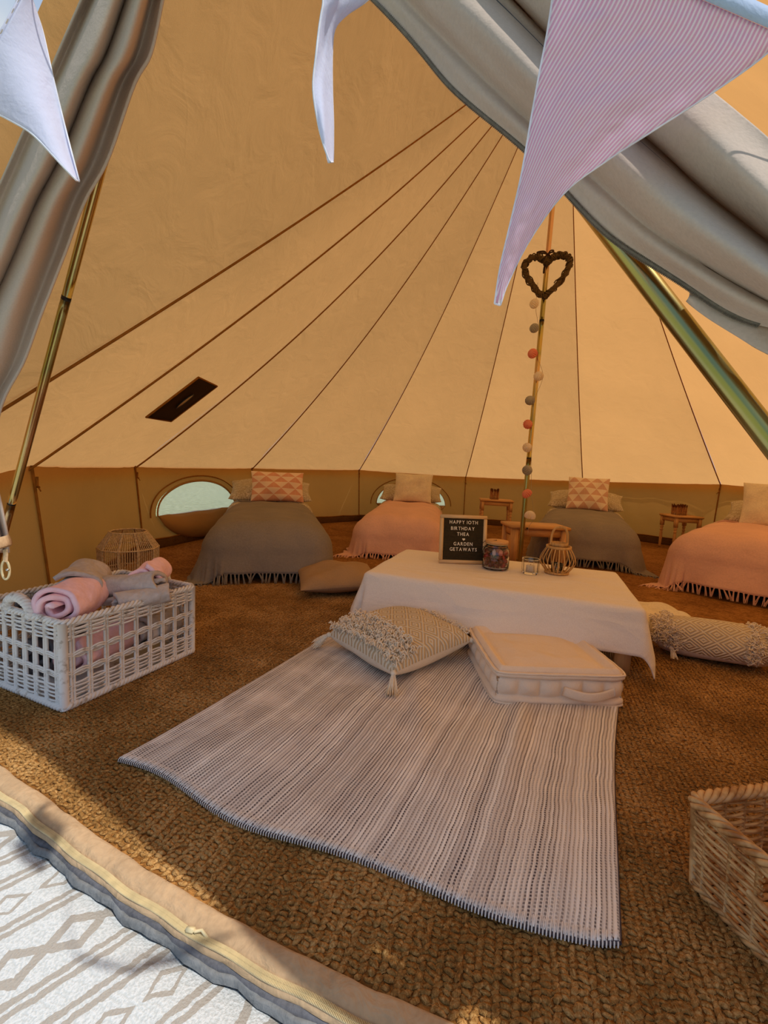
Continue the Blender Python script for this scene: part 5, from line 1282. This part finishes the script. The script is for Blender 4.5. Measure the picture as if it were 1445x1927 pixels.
rib([(0, -.008, .130), (-.012, -.022, .11), (-.022, -.028, .085)]).build('ribbon_tail', M_RIBBON, hw); rib([(0, -.008, .130), (.014, -.020, .115), (.020, -.026, .09)]).build('ribbon_tail', M_RIBBON, hw)
th = np.linspace(0, 2*PI, 30, endpoint=False); MB().tube(np.stack([0.024*np.cos(th), 0.050+0.024*np.sin(th)-0.002, 0.130+0*th], -1), 0.006, 6, closed=True, sq=(0.25, 1)).build('ribbon_tie', M_RIBBON, hw)
rib([(-.004, .008, .10), (-.014, .002, .05), (-.016, .0, .015), (-.014, 0.0, .005)], 0.007).build('ribbon_tail', M_RIBBON, hw)

# ------------------------------------------------------------------ paper ball garland
gl = thing('paper_garland', 'string of cream, grey and coral pleated paper balls hanging down the centre pole', 'garland', (0, -0.058, 0.4))
balls = [(-.042, 1.982, 0, .034), (-.028, 1.811, 1, .034), (-.025, 1.632, 2, .036), (.029, 1.470, 0, .036), (-.017, 1.296, 1, .036), (-.019, 1.123, 2, .036), (-.009, .952, 0, .036), (.004, .784, 1, .038), (.018, .607, 2, .038), (.050, .443, 0, .042)]
def paper_ball(k, R_, sd, half=False):
    u = np.linspace(0.03, PI*(0.62 if half else 1)-0.03, 22); v = np.linspace(0, 2*PI, 16*6, endpoint=False)
    P = np.zeros((22, 96, 3)); saw = (v*16/(2*PI)) % 1.0; pl2 = np.abs(saw-0.5)*2
    for i, t in enumerate(u):
        r_ = R_*(1-0.20*pl2*math.sin(t)); a = v+0.35*math.sin(t*1.2); P[i] = np.stack([r_*math.sin(t)*np.cos(a), r_*math.sin(t)*np.sin(a), R_*0.96*math.cos(t)+0*a], -1)
    o = MB().grid(P, closev=True, flip=True).build('paper_ball', [M_PAPERW, M_PAPERG, M_PAPERC][k], gl, smooth=False)
    return o
for i, (x, z, k, R_) in enumerate(balls):
    o = paper_ball(k, R_, i, half=(i >= 8)); o.location = (x, 0, z-0.4+0.0)
    o.rotation_euler = (0.25+0.15*math.sin(i*3), -1.1+0.3*math.sin(i*2.1), 0.3*i) if i < 8 else ((0.2, -0.8 if i == 8 else 0.1, 0.3))
ch = spline([(-.03, 0.01, 2.13-.4), (-.028, 0.01, 1.95-.4)]+[(b[0]+0.03, 0.012, b[1]-0.4) for b in balls[1:]]+[(0.05, 0.02, 0.36-.4), (0.045, 0.02, 0.30-.4)], 120); MB().tube(ch, 0.0013, 5).build('string', M_STRING, gl)
MB().box((0.038, 0.022, 0.345-.4), (0.012, 0.010, 0.016), 0, 0.003).build('string_clip', M_BLACK, gl)
